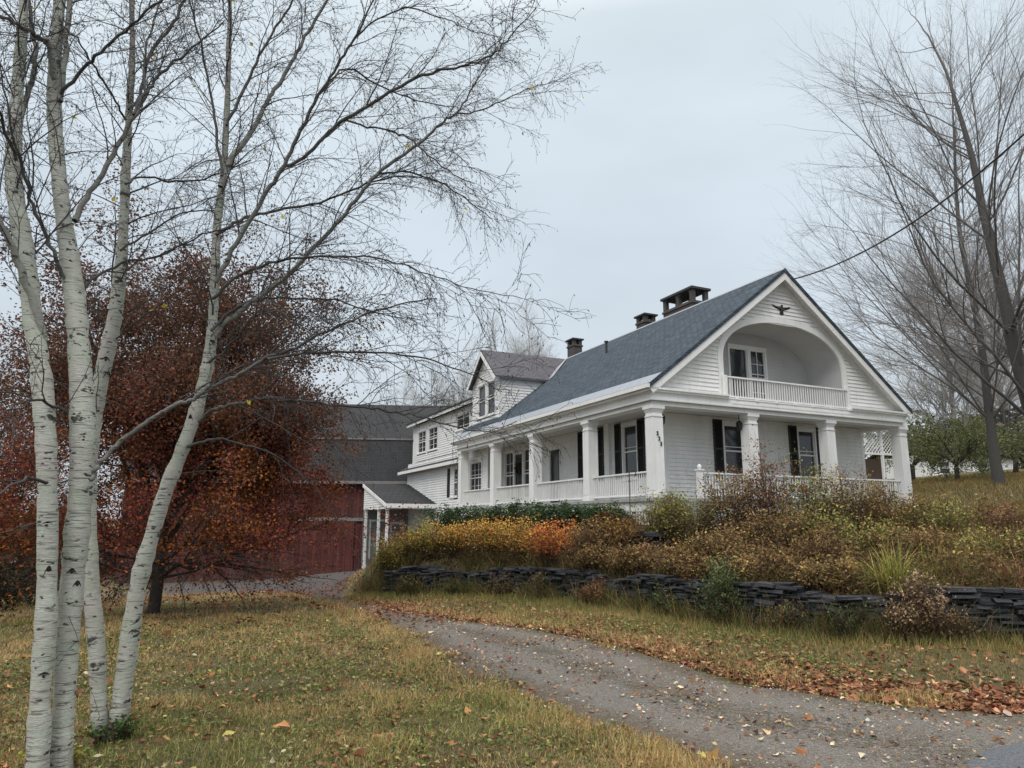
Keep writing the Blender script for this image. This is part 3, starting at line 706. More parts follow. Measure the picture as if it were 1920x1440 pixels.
# railings ----------------------------------------------------------------
vs = [0] + cols_s
for a, b in zip(vs[:-1], vs[1:]): rail(Ps(0), a + .19, b - .19, .08, .76, 0)
rail(Pf(0), 1.62, cols_f[1] - .19, .08, .76, 0); rail(Pf(0), cols_f[1] + .19, cols_f[2] - .19, .08, .76, 0); rail(Pf(0), cols_f[2] + .19, W - .19, .08, .76, 0)
m = MB(); m.box(1.46, 1.6, -.07, .07, 0, .8); m.box(1.43, 1.63, -.1, .1, .8, .84); m.lathe([(.04, .84), (.07, .9), (.05, .96), (0, 1.0)], 10, (1.53, 0, 0)); m.build('newel_post', M['trim'], house)
m = MB()
for k in range(5): m.box(.3, 1.4, -.3 - .28 * (k + 1), -.3 - .28 * k, -.17 * (k + 1) - .16, -.17 * (k + 1))
m.build('porch_steps', m_plain('grey_steps', (.28, .28, .27)), house)
m = MB(); m.tube([(W + .4, .3, 2.95), (W + .4, .25, 2.6), (W + .24, .25, 2.4), (W + .24, .25, -.3)], .04, 6); m.build('downspout', M['trim'], house)
# right wall, back wall, hall behind so no light leaks --------------------------
m = MB(); clap(m, Pr(W - .04), -1.0, 3.1, lambda z: (DV, VB)); m.box(2, W - .1, VB - .05, VB - .0, -1, 3.05)
m.add([(EU + .4, VB - .03, 3.05), (W - EU - .4, VB - .03, 3.05), (W / 2, VB - .03, RZ - .2)], [(0, 1, 2)]); m.build('rear_wall', M['white'], house)
m = MB(); m.box(DU + .1, W - .2, DV + .12, VB - .1, -1.4, -.1); m.box(DU + .12, W - .25, DV + .35, VB - .2, 2.7, 2.75); m.build('foundation', m_plain('foundation_stone', (.12, .12, .115)), house)
# rear wing: lower storey (u=.6), upper storey (u=1.4), shed roof between ----------
V1 = 27.0; m = MB()
clap(m, Ps(.6), -2.9, 2.75, lambda z: (13.2, 25.2), [rect(13.75, 15.3, .55, 2.2), rect(16.4, 17.3, .5, 2.1)]); m.pbox(Ps(.6), 13.1, 13.25, -1, 2.68, 0, .03); m.pbox(Ps(.6), 25.1, 25.2, -2.9, 2.4, 0, .03)
clap(m, Ps(1.4), 2.9, 5.3, lambda z: (VB - .6, 26.85), [rect(22.2, 24.0, 3.45, 4.9), rect(24.3, 26.0, 3.45, 4.9), rect(17.3, 19.4, 4.1, 5.0)]); m.pbox(Ps(1.4), 26.7, 26.88, 2.9, 5.3, 0, .03)
m.quad((.6, 13.2, -1), (DU, 13.2, -1), (DU, 13.2, 2.68), (.6, 13.2, 2.68)); m.quad((.6, 25.2, -2.9), (9, 25.2, -2.9), (9, 25.2, 2.9), (.6, 25.2, 2.4)); m.quad((1.4, 26.86, 2.9), (8, 26.86, 2.9), (8, 26.86, 5.6), (1.4, 26.86, 5.3))
m.quad((8, VB, -2), (8, 26.86, -2), (8, 26.86, 5.5), (8, VB, 5.5))
wing = m.build('rear_wing', M['white'], house)
window(Ps(.6), 13.85, 15.2, .65, 2.1, 1, 2, crown=True); shutter(Ps(.6), 16.45, 16.8, .6, 2.05); shutter(Ps(.6), 17.9, 18.25, .6, 2.05)
window(Ps(.6), 16.9, 17.8, .6, 2.0, 1, 1)
window(Ps(1.4), 22.3, 23.9, 3.5, 4.8, 1, 1); window(Ps(1.4), 24.4, 25.9, 3.5, 4.8, 1, 1); window(Ps(1.4), 17.4, 19.3, 4.15, 4.95, 0, 1)
m = MB(); m.prism([(.2, 15.5, 2.3), (1.42, 15.5, 3.02), (1.42, 25.9, 3.02), (.2, 25.9, 2.3)], (0, 0, -.06)); m.build('shed_roof', M['barnroof'], wing)
m = MB(); m.box(.17, .22, 15.5, 25.95, 2.16, 2.32); m.box(1.05, 1.1, VB - .3, 27.3, 5.24, 5.44); m.prism([(.2, 25.92, 2.14), (.2, 25.92, 2.3), (1.42, 25.92, 3.02), (1.42, 25.92, 2.86)], (0, .03, 0)); m.build('fascia', M['trim'], wing)
m = MB(); m.prism([(1.0, VB - .3, 5.46), (5, VB - .3, 5.75), (5, 27.3, 5.75), (1.0, 27.3, 5.46)], (0, 0, -.06)); m.prism([(5, VB - .3, 5.75), (9, VB - .3, 5.46), (9, 27.3, 5.46), (5, 27.3, 5.75)], (0, 0, -.06)); m.build('wing_roof', M['barnroof'], wing)
# side entry lean-to --------------------------------------------------------------
m = MB(); vh, vl, ul, zh, zl = 24.9, 20.1, -2.05, 1.55, .34
m.prism([(ul - .1, vl - .2, zl - .02), (.6, vl - .2, zl - .02), (.6, vh, zh), (ul - .1, vh, zh)], (0, 0, -.07)); lean = m.build('entry_roof', M['barnroof'], house)
m = MB(); m.box(ul - .1, .6, vl - .24, vl - .2, zl - .26, zl - .04); m.box(ul - .02, .6, vl - .1, vl + .05, zl - .3, zl - .1); m.prism([(ul - .13, vl - .2, zl - .04), (ul - .13, vl - .2, zl - .22), (ul - .13, vh, zh - .2), (ul - .13, vh, zh - .02)], (.03, 0, 0)); m.build('entry_fascia', M['trim'], lean)
m = MB(); clap(m, Ps(ul), zl - .3, zh - .1, lambda z: (vl + max(0, (z - zl + .25)) / (zh - zl) * (vh - vl), vh), [], .125, .03); m.build('entry_gable', M['white'], lean)
for v in (vl + .05, vl + 1.7, vh - .3):
    m = MB(); m.box(ul - .0, ul + .13, v - .06, v + .06, -3.2, zl - .3); m.box(ul - .03, ul + .16, v - .09, v + .09, -3.2, -3.0); m.box(ul - .02, ul + .15, v - .08, v + .08, zl - .38, zl - .3); m.build('entry_post', M['trim'], house)
m = MB(); m.box(ul, .6, vh + .0, vh + .08, -3.2, zh - .1); m.build('entry_wall', M['greywall'], house)
door(Pf(vh), -1.6, -.75, -2.7, -.6, True); window(Pf(vh), -.4, .3, -1.9, -.7, 1, 1)

# garden hook in front of the porch
p = hw(-.8, .12, -.4); m = MB(); a = np.linspace(0, pi * 1.3, 12)
m.tube([p + (0, 0, -.3), p + (0, 0, 1.05)] + [p + (.09 * (1 - cos(t_)), 0, 1.05 + .09 * sin(t_)) for t_ in a], .014, 6)
o = m.build('shepherd_hook', M['black'], None, True); tag(o, 'thin dark iron hook pole standing before the porch railing', 'hook')

# ------------------------------------------------------------------ BARN
BY = radians(6); B0 = at(215, 1090, 43); B0[2] = -2.2
barn = empty('red_barn', B0, BY, 'large weathered red barn with grey gambrel roof behind the russet tree', 'barn')
def wb(px, py, Y): d = at(px, py, Y) - B0; return np.array([d[0] * cos(BY) + d[1] * sin(BY), -d[0] * sin(BY) + d[1] * cos(BY), d[2]])
BW = 20.9; ze = 6.35; zk = 9.15; zrd = 12.1; BD = 12
m = MB(); m.box(0, BW, 0, BD, 0, ze); m.prism([(BW, 0, ze), (BW, 1.5, zk), (BW, BD / 2, zrd), (BW, BD - 1.5, zk), (BW, BD, ze)], (-.1, 0, 0)); m.prism([(0, 0, ze), (0, 1.5, zk), (0, BD / 2, zrd), (0, BD - 1.5, zk), (0, BD, ze)], (.1, 0, 0)); m.build('wall', M['barnred'], barn)
m = MB()
for y0, z0, y1, z1 in ((-.35, ze - .1, 1.35, zk), (1.3, zk, BD / 2, zrd), (BD + .35, ze - .1, BD - 1.35, zk), (BD - 1.3, zk, BD / 2, zrd)):
    m.prism([(-.35, y0, z0 + .06), (BW + .35, y0, z0 + .06), (BW + .35, y1, z1 + .06), (-.35, y1, z1 + .06)], (0, 0, -.12))
m.build('roof', M['barnroof'], barn)
m = MB(); m.box(-.3, BW + .3, -.42, -.36, ze - .16, ze + .02); m.box(-.3, BW + .3, 1.2, 1.26, zk - .05, zk + .05); m.build('fascia', M['barntrim'], barn)
m = MB(); m.box(10.2, 14.2, -.12, -.03, 3.95, 4.15); dt = m.build('door_track', M['barntrim'], barn)
m = MB(); m.box(10.4, 13.6, -.1, -.02, .3, 3.95); bd = m.build('sliding_door', m_boards('barn_door_boards', (.11, .028, .027), .18), barn)
m = MB(); m.box(17.2, 18.5, -.06, -.01, .8, 3.3); m.build('door', m_boards('barn_side_door', (.1, .022, .02), .15), barn)

# ------------------------------------------------------------------ service cable, lattice shed, far white house, stone edging
def cable(p, q, sag, r, name, label):
    t_ = np.linspace(0, 1, 24)[:, None]; P_ = p * (1 - t_) + q * t_; P_[:, 2] -= sag * 4 * (t_ * (1 - t_))[:, 0]
    m = MB(); m.tube(P_, r, 5); o = m.build(name, M['black'], None, True); tag(o, label, 'cable')
cable(hw(W / 2 + .25, OV, RZ - .35), at(2150, 20, 12), .9, .024, 'utility_cable', 'thick dark service cable running from the gable peak to the upper right')
cable(hw(W / 2 + 2.2, OV, RZ - 1.9), at(2150, 330, 14), .4, .006, 'phone_cable', 'thin cable leaving the right slope of the gable below the service cable')

M['lattice'] = M['trim']
lp = at(1622, 852, 31); lq = at(1685, 845, 31.6); rt = (lq - lp); L_ = np.linalg.norm(rt[:2]); e_ = rt / np.linalg.norm(rt); e_[2] = 0; nn = np.array([-e_[1], e_[0], 0]); up = np.array([0, 0, 1.])
base = lp.copy(); gz = G1(base[0], base[1]) - .2; hh = base[2] - gz
shed = empty('garden_arbor', (0, 0, 0), 0, 'white arbor with diagonal lattice panel seen beyond the right end of the porch', 'arbor')
Q = lambda s, z, d: tuple(base + e_ * s + up * z - nn * d)
m = MB(); m.pbox(Q, 0, L_, 0, .09, -.04, .04); m.pbox(Q, 0, L_, 1.05, 1.14, -.04, .04)
for s in (-.3, L_ / 2, L_): m.pbox(Q, s - .05, s + .05, -hh, 1.3, -.05, .05)
m.build('post', M['trim'], shed)
m = MB(); k = -1.0
while k < L_:
    for sg in (1, -1):
        a, b = (k, k + .96) if sg > 0 else (k + .96, k); za, zb = .09, 1.05
        s0, s1 = a, b
        pts = []
        for (s_, z_) in ((s0, za), (s1, zb)): pts.append([s_, z_])
        (x0, y0), (x1, y1) = pts
        if x0 > x1: x0, y0, x1, y1 = x1, y1, x0, y0
        sl = (y1 - y0) / (x1 - x0); c0, c1 = max(x0, 0), min(x1, L_)
        if c1 > c0: m.tube([Q(c0, y0 + sl * (c0 - x0), .012 * sg), Q(c1, y0 + sl * (c1 - x0), .012 * sg)], .02, 4)
    k += .17
m.build('lattice_panel', M['trim'], shed)
m = MB(); m.pbox(Q, -.2, L_, -hh, -.1, -.9, -.8); m.build('board_panel', m_plain('brown_boards', (.13, .09, .065)), shed)
m = MB(); m.pbox(Q, -.4, L_ + .15, 1.3, 1.36, -.5, .5); m.build('rafter', M['trim'], shed)

wh = at(1735, 915, 58); gz = wh[2] - .6
fh = empty('distant_house', (wh[0], wh[1], gz + .8), radians(12), 'low white house far behind the right hand tree', 'house')
m = MB(); clap(m, lambda s, z, d: (s, -d, z), 0, 2.5, lambda z: (0, 9), [rect(1.5, 2.6, .9, 2), rect(5.2, 6.4, .9, 2)], .2); m.quad((0, 0, 0), (0, 6, 0), (0, 6, 2.5), (0, 0, 2.5)); m.quad((9, 0, 0), (9, 6, 0), (9, 6, 2.5), (9, 0, 2.5)); m.build('wall', M['white'], fh)
m = MB(); m.prism([(-.4, -.4, 2.45), (9.4, -.4, 2.45), (9.4, 3, 3.9), (-.4, 3, 3.9)], (0, 0, -.1)); m.prism([(-.4, 6.4, 2.45), (9.4, 6.4, 2.45), (9.4, 3, 3.9), (-.4, 3, 3.9)], (0, 0, -.1)); m.build('roof', M['barnroof'], fh)
for a in (1.55, 5.3): window(lambda s, z, d: (s, -d, z), a, a + 1, .95, 1.95, 1, 0, parent=fh)

def ribbon_pts(poly, step):
    P_ = []
    for (ax, ay), (bx, by) in zip(poly[:-1], poly[1:]):
        n_ = max(1, int(np.hypot(bx - ax, by - ay) / step)); 
        for k in range(n_): P_.append((ax + (bx - ax) * k / n_, ay + (by - ay) * k / n_, atan2(by - ay, bx - ax)))
    return P_
def stone_wall(name, poly, h, mat, label, gap=None, thick=.28, flat=False):
    m = MB(); z = 0
    row = 0; cols_ = []
    while z < h:
        hz = random.uniform(.022, .06) if flat else random.uniform(.07, .13); s = 0
        for (x, y, a) in ribbon_pts(poly, .21):
            g0 = G1(x + .35 * sin(a), y - .35 * cos(a)) - .06
            l = random.uniform(.16, .4); top = h * (1 + .12 * sin(x * 2.1) + .1 * sin(y * 3.3))
            if z > top: continue
            dep = random.uniform(-.075, .06); tilt = random.uniform(-.05, .05); w = thick * .5
            ca, sa = cos(a), sin(a); off = random.uniform(-.12, .12)
            def q_(s_, d_, z_): return (x + (s_ + off) * ca - d_ * sa, y + (s_ + off) * sa + d_ * ca, g0 + z + z_ + s_ * tilt)
            j = lambda v=.02: random.uniform(-v, v)
            P8 = [q_(-l / 2 + j(), -w + dep + j(), 0 + j(.008)), q_(l / 2 + j(), -w + dep + j(), j(.008)), q_(l / 2, w, 0), q_(-l / 2, w, 0), q_(-l / 2 + j(), -w + dep + j(), hz + j(.008)), q_(l / 2 + j(), -w + dep + j(), hz + j(.008)), q_(l / 2, w, hz), q_(-l / 2, w, hz)]
            m.hexa(P8)
        z += hz * .96
    o = m.build(name, mat); return tag(o, label, 'stone wall')
t = NT('dark_slate'); o = t.obj()
t.col(t.mix(t.ramp(t.noise(o, 5, 5, .7), [(.3, (0, 0, 0)), (.7, (1, 1, 1))]), (.01, .011, .014), (.036, .038, .045))); t.rough(.6); t.spec(.5); t.bump(t.noise(t.map(o, (2, 2, 12)), 6, 5, .7), .9, .02); M['slate'] = t.m
stone_wall('slate_retaining_wall', WALL[6:15], .76, M['slate'], 'low dry stacked dark slate retaining wall along the driveway', flat=True)
up_pts = [tuple(at(1165, 1040, 16.6)[:2]), tuple(at(1245, 1040, 15.7)[:2])]
stone_wall('slate_outcrop', up_pts, .75, M['slate'], 'short upper stack of dark slate behind the leaning dead branch', flat=True)
ed = [tuple(at(1640, 945, 22)[:2]), tuple(at(1760, 945, 20.5)[:2]), tuple(at(1870, 950, 19.5)[:2])]
stone_wall('slate_edging', ed, .22, M['slate'], 'low row of dark flat stones right of the porch corner', flat=True)

# ------------------------------------------------------------------ TREES
def unit(v): return v / (np.linalg.norm(v) + 1e-9)
def perp(d):
    a = rng.normal(size=3); a = np.cross(d, a); return unit(a)
def spline(P_, n):
    """Catmull-Rom through rows of P_ (any width)"""
    P_ = np.asarray(P_, float); Q_ = np.vstack([2 * P_[0] - P_[1], P_, 2 * P_[-1] - P_[-2]]); out = []
    for k in range(1, len(Q_) - 2):
        for t_ in np.linspace(0, 1, n, endpoint=False):
            a, b, c_, d_ = Q_[k - 1:k + 3]
            out.append(.5 * ((2 * b) + (c_ - a) * t_ + (2 * a - 5 * b + 4 * c_ - d_) * t_ ** 2 + (3 * b - a - 3 * c_ + d_) * t_ ** 3))
    out.append(P_[-1]); return np.array(out)
def optd(w): return w[:, 1] * cos(radians(PITCH)) + (w[:, 2] - EYE) * sin(radians(PITCH))
def twig(p, d, L, r0, r1, n, wander, droop):
    pts = [p]; st = L / n
    for k in range(n):
        d = unit(d + rng.normal(size=3) * wander + np.array([0, 0, -droop * (k + 1) / n])); pts.append(pts[-1] + d * st)
    return np.array(pts), np.linspace(r0, r1, n + 1), d

def birch_children(T, tips, pts, rad, every, Lr, t0=.0, droop=.12, lvl=1, dens=1.0, away=None):
    """side branches with twigs and fine twiglets along a limb"""
    seg = np.linalg.norm(np.diff(pts, axis=0), axis=1); s = np.concatenate([[0], np.cumsum(seg)]); L = s[-1]
    x = t0 * L + rng.uniform(0, every)
    while x < L:
        k = min(np.searchsorted(s, x) - 1, len(pts) - 2); k = max(k, 0); f = (x - s[k]) / seg[k]
        p = pts[k] * (1 - f) + pts[k + 1] * f; rr = rad[k] * (1 - f) + rad[k + 1] * f; d = unit(pts[k + 1] - pts[k])
        ang = radians(rng.uniform(28, 62)); dd = unit(d * cos(ang) + perp(d) * sin(ang) + np.array([0, 0, .12]))
        if away is not None: dd = unit(dd + away * .35)
        u_ = x / L; l1 = rng.uniform(*Lr) * (1 - .45 * u_)
        r1 = min(rr * .5, .0055 * l1 + .0018)
        q_, ra, _ = twig(p, dd, l1, r1, .0016, 8, .10, droop * .6); T.add(q_, ra, 4)
        x2 = .12 * l1
        while x2 < l1:
            k2 = min(int(x2 / l1 * 8), 7); p2 = q_[k2] + (q_[k2 + 1] - q_[k2]) * (x2 / l1 * 8 - k2); d2 = unit(q_[k2 + 1] - q_[k2])
            a2 = radians(rng.uniform(25, 60)); e2 = unit(d2 * cos(a2) + perp(d2) * sin(a2)); l2 = rng.uniform(.16, .46) * (1 - .35 * x2 / l1)
            w_, rb, _ = twig(p2, e2, l2, .0022, .0013, 5, .13, droop); T.add(w_, rb, 3)
            if rng.random() < .6: tips.append(w_[-1])
            x3 = .05
            while x3 < l2:
                k3 = min(int(x3 / l2 * 5), 4); p3 = w_[k3] + (w_[k3 + 1] - w_[k3]) * (x3 / l2 * 5 - k3); d3 = unit(w_[k3 + 1] - w_[k3])
                a3 = radians(rng.uniform(25, 55)); z_, rc, _ = twig(p3, unit(d3 * cos(a3) + perp(d3) * sin(a3)), rng.uniform(.05, .15),   .0015, .001, 2, .12, droop * 1.6); T.add(z_, rc, 3)
                if rng.random() < .5: tips.append(z_[-1])
                x3 += rng.uniform(.07, .14) / dens
            x2 += rng.uniform(.07, .15) / dens
        x += rng.uniform(.7, 1.3) * every

BT = {  # stems traced as (column, row, width in photo pixels), ground distance at start and end
 'a': dict(Y=(4.6, 4.9), pts=[(66, 1500, 54), (72, 1400, 50), (76, 1300, 47), (86, 1170, 44), (89, 1040, 43), (89, 920, 43), (85, 800, 43), (77, 700, 42), (62, 600, 39), (48, 480, 38), (29, 367, 35), (25, 290, 32), (31, 200, 28), (38, 100, 23), (45, 0, 19), (52, -140, 14), (60, -380, 7), (66, -600, 3)],
   br=[((4.75, 4.3), [(82, 640, 22), (60, 560, 20), (35, 500, 18), (5, 425, 17), (-35, 370, 14), (-90, 260, 9), (-130, 100, 4)]),
       ((4.8, 5.3), [(34, 250, 16), (50, 180, 13), (66, 120, 12), (60, 60, 10), (48, -20, 8), (30, -120, 4)]),
       ((4.6, 4.0), [(88, 905, 9), (50, 896, 8), (0, 924, 6), (-60, 950, 3)]),
       ((4.6, 5.2), [(88, 985, 5), (55, 983, 4), (0, 1000, 3)]),
       ((4.7, 4.2), [(30, 300, 9), (0, 215, 7), (-40, 150, 4)])]),
 'b': dict(Y=(4.75, 5.2), pts=[(112, 1500, 56), (116, 1400, 51), (121, 1300, 50), (130, 1160, 47), (142, 1020, 54), (153, 900, 50), (156, 780, 54), (148, 650, 49), (140, 560, 45), (130, 480, 40), (118, 400, 36), (108, 300, 32), (102, 200, 30), (104, 100, 27), (112, 0, 24), (120, -150, 18), (130, -380, 9), (136, -620, 3)],
   br=[((4.9, 5.6), [(140, 414, 15), (170, 360, 13), (205, 303, 12), (240, 238, 11), (262, 200, 9), (285, 160, 8), (312, 131, 7), (360, 90, 5), (420, 40, 3)]),
       ((4.95, 5.5), [(250, 215, 7), (270, 170, 6), (272, 100, 5), (290, 40, 4), (320, -40, 3)]),
       ((5.0, 4.4), [(114, 175, 10), (150, 135, 9), (187, 98, 8), (247, 47, 7), (300, 0, 5), (370, -60, 3)]),
       ((5.0, 4.5), [(104, 150, 16), (92, 85, 15), (72, 70, 12), (40, 50, 10), (0, 30, 8), (-50, 0, 5)]),
       ((5.0, 5.3), [(112, 190, 15), (122, 110, 14), (130, 20, 13), (136, -80, 9), (145, -220, 5), (150, -330, 3)]),
       ((4.75, 5.6), [(168, 900, 14), (185, 872, 13), (215, 838, 12), (248, 812, 12), (285, 785, 12), (325, 762, 12), (362, 748, 11), (402, 724, 11), (450, 702, 10), (500, 673, 9), (545, 655, 8), (600, 628, 6), (660, 600, 5), (730, 575, 4), (820, 560, 3)]),
       ((5.2, 6.2), [(500, 674, 8), (560, 663, 7), (640, 660, 6), (720, 662, 5), (800, 672, 4), (880, 700, 3), (940, 735, 2)]),
       ((4.8, 4.2), [(126, 775, 9), (80, 752, 7), (30, 760, 5), (-30, 790, 3)]),
       ((4.9, 4.3), [(118, 520, 11), (95, 460, 10), (62, 385, 9), (40, 310, 8), (20, 230, 5), (0, 120, 3)]),
       ((5.0, 5.9), [(150, 545, 8), (180, 520, 7), (240, 490, 6), (300, 480, 5), (380, 440, 4), (440, 425, 3)]),
       ((4.8, 5.0), [(100, 990, 4), (108, 1080, 4), (112, 1180, 3), (118, 1230, 3), (140, 1265, 2)])]),
 'c': dict(Y=(5.75, 5.9), pts=[(187, 1390, 36), (185, 1300, 36), (180, 1200, 41), (168, 1060, 36), (166, 950, 32), (171, 850, 30), (184, 740, 33), (201, 660, 34), (216, 590, 31), (226, 500, 26), (233, 400, 20), (237, 300, 19), (243, 200, 15), (248, 100, 13), (248, 0, 11), (252, -140, 7), (256, -300, 3)],
   br=[((5.7, 6.3), [(241, 205, 7), (262, 180, 9), (280, 105, 9), (320, 50, 8), (345, 0, 7), (380, -80, 4)]),
       ((5.7, 5.0), [(236, 225, 6), (210, 180, 5), (180, 130, 5), (150, 80, 4), (120, 50, 3)]),
       ((5.6, 6.6), [(235, 345, 6), (270, 330, 5), (330, 342, 5), (400, 330, 4), (470, 300, 3)]),
       ((5.6, 6.4), [(226, 470, 6), (290, 430, 5), (340, 400, 4), (410, 395, 3)])]),
 'd': dict(Y=(5.8, 6.2), pts=[(221, 1392, 56), (224, 1340, 52), (232, 1280, 48), (246, 1180, 46), (262, 1085, 44), (286, 1000, 40), (311, 920, 38), (339, 850, 36), (361, 790, 34), (379, 730, 33), (392, 670, 30), (399, 600, 27), (403, 520, 24), (406, 440, 23), (412, 380, 20), (420, 320, 18), (424, 240, 16), (427, 160, 14), (430, 60, 12), (432, -60, 8), (436, -220, 4)],
   br=[((5.9, 6.6), [(413, 350, 14), (430, 305, 15), (468, 250, 13), (500, 192, 11), (525, 155, 10), (548, 115, 9), (572, 70, 8), (602, 18, 7), (650, -50, 4)]),
       ((5.9, 6.0), [(425, 235, 8), (450, 185, 8), (475, 130, 7), (508, 65, 6), (550, 0, 5), (580, -60, 3)]),
       ((5.8, 5.4), [(404, 530, 13), (435, 470, 13), (475, 402, 12), (508, 350, 12), (533, 310, 11), (565, 243, 10), (597, 180, 8), (633, 123, 7), (665, 70, 6), (700, 0, 4), (720, -60, 2)]),
       ((5.8, 5.2), [(530, 315, 9), (567, 295, 9), (617, 247, 9), (650, 222, 9), (720, 180, 8), (773, 150, 8), (820, 133, 7), (875, 122, 5), (927, 98, 4), (962, 62, 3), (1005, 15, 2)]),
       ((5.9, 6.9), [(398, 640, 12), (420, 610, 13), (480, 560, 13), (540, 515, 12), (590, 462, 11), (640, 410, 10), (682, 355, 9), (715, 318, 9), (783, 272, 8), (827, 232, 6), (855, 212, 5), (890, 160, 3), (930, 90, 2)]),
       ((6.6, 7.1), [(850, 216, 4), (900, 207, 4), (950, 185, 3), (1010, 160, 2), (1060, 150, 1.5)]),
       ((6.5, 7.3), [(705, 326, 6), (760, 322, 5), (820, 340, 4), (870, 370, 3), (920, 410, 2)]),
       ((5.8, 5.2), [(648, 225, 6), (700, 238, 5), (750, 250, 5), (783, 272, 4), (840, 320, 3), (890, 345, 2)]),
       ((5.9, 5.2), [(373, 790, 10), (395, 770, 9), (430, 760, 9), (475, 751, 8), (510, 746, 8), (580, 756, 7), (640, 760, 6), (710, 768, 6), (770, 777, 5), (840, 795, 4), (900, 808, 3), (970, 790, 2)]),
       ((5.9, 6.6), [(350, 838, 8), (400, 822, 7), (440, 828, 6), (500, 848, 5), (560, 885, 4), (605, 935, 3), (645, 1000, 2.5), (680, 1060, 2)]),
       ((5.9, 5.0), [(398, 560, 9), (450, 515, 8), (520, 490, 7), (600, 482, 6), (680, 480, 5), (740, 492, 4), (820, 520, 3), (900, 545, 2.4), (980, 560, 1.8)]),
       ((5.9, 6.5), [(396, 620, 8), (440, 580, 7), (500, 560, 6), (570, 560, 5), (640, 565, 4), (720, 590, 3), (790, 600, 2)]),
       ((5.9, 6.8), [(406, 440, 9), (460, 408, 8), (520, 395, 7), (600, 378, 6), (690, 345, 5), (760, 330, 3), (840, 345, 2)]),
       ((5.9, 6.4), [(416, 330, 8), (405, 240, 7), (390, 150, 6), (370, 60, 5), (350, -30, 3)]),
       ((6.0, 7.2), [(600, 175, 5), (650, 130, 5), (720, 165, 4), (790, 190, 3), (850, 200, 2)]),
       ((5.6, 5.2), [(660, 80, 5), (700, 40, 4), (760, 15, 4), (820, 30, 3), (880, 55, 2), (940, 70, 2)]),
       ((5.9, 5.4), [(392, 680, 7), (430, 650, 6), (470, 600, 5), (520, 585, 4), (560, 610, 3)])]),
}
BL = {'a': 'leftmost white birch, its thick trunk leaning slightly left out of the picture top',
      'b': 'white birch second from left, forked halfway with a long bare limb reaching right',
      'c': 'slimmest white birch, third from left, rising pale behind the second trunk',
      'd': 'white birch with the trunk leaning strongly right and widely spreading limbs'}
SCALE = 1.0
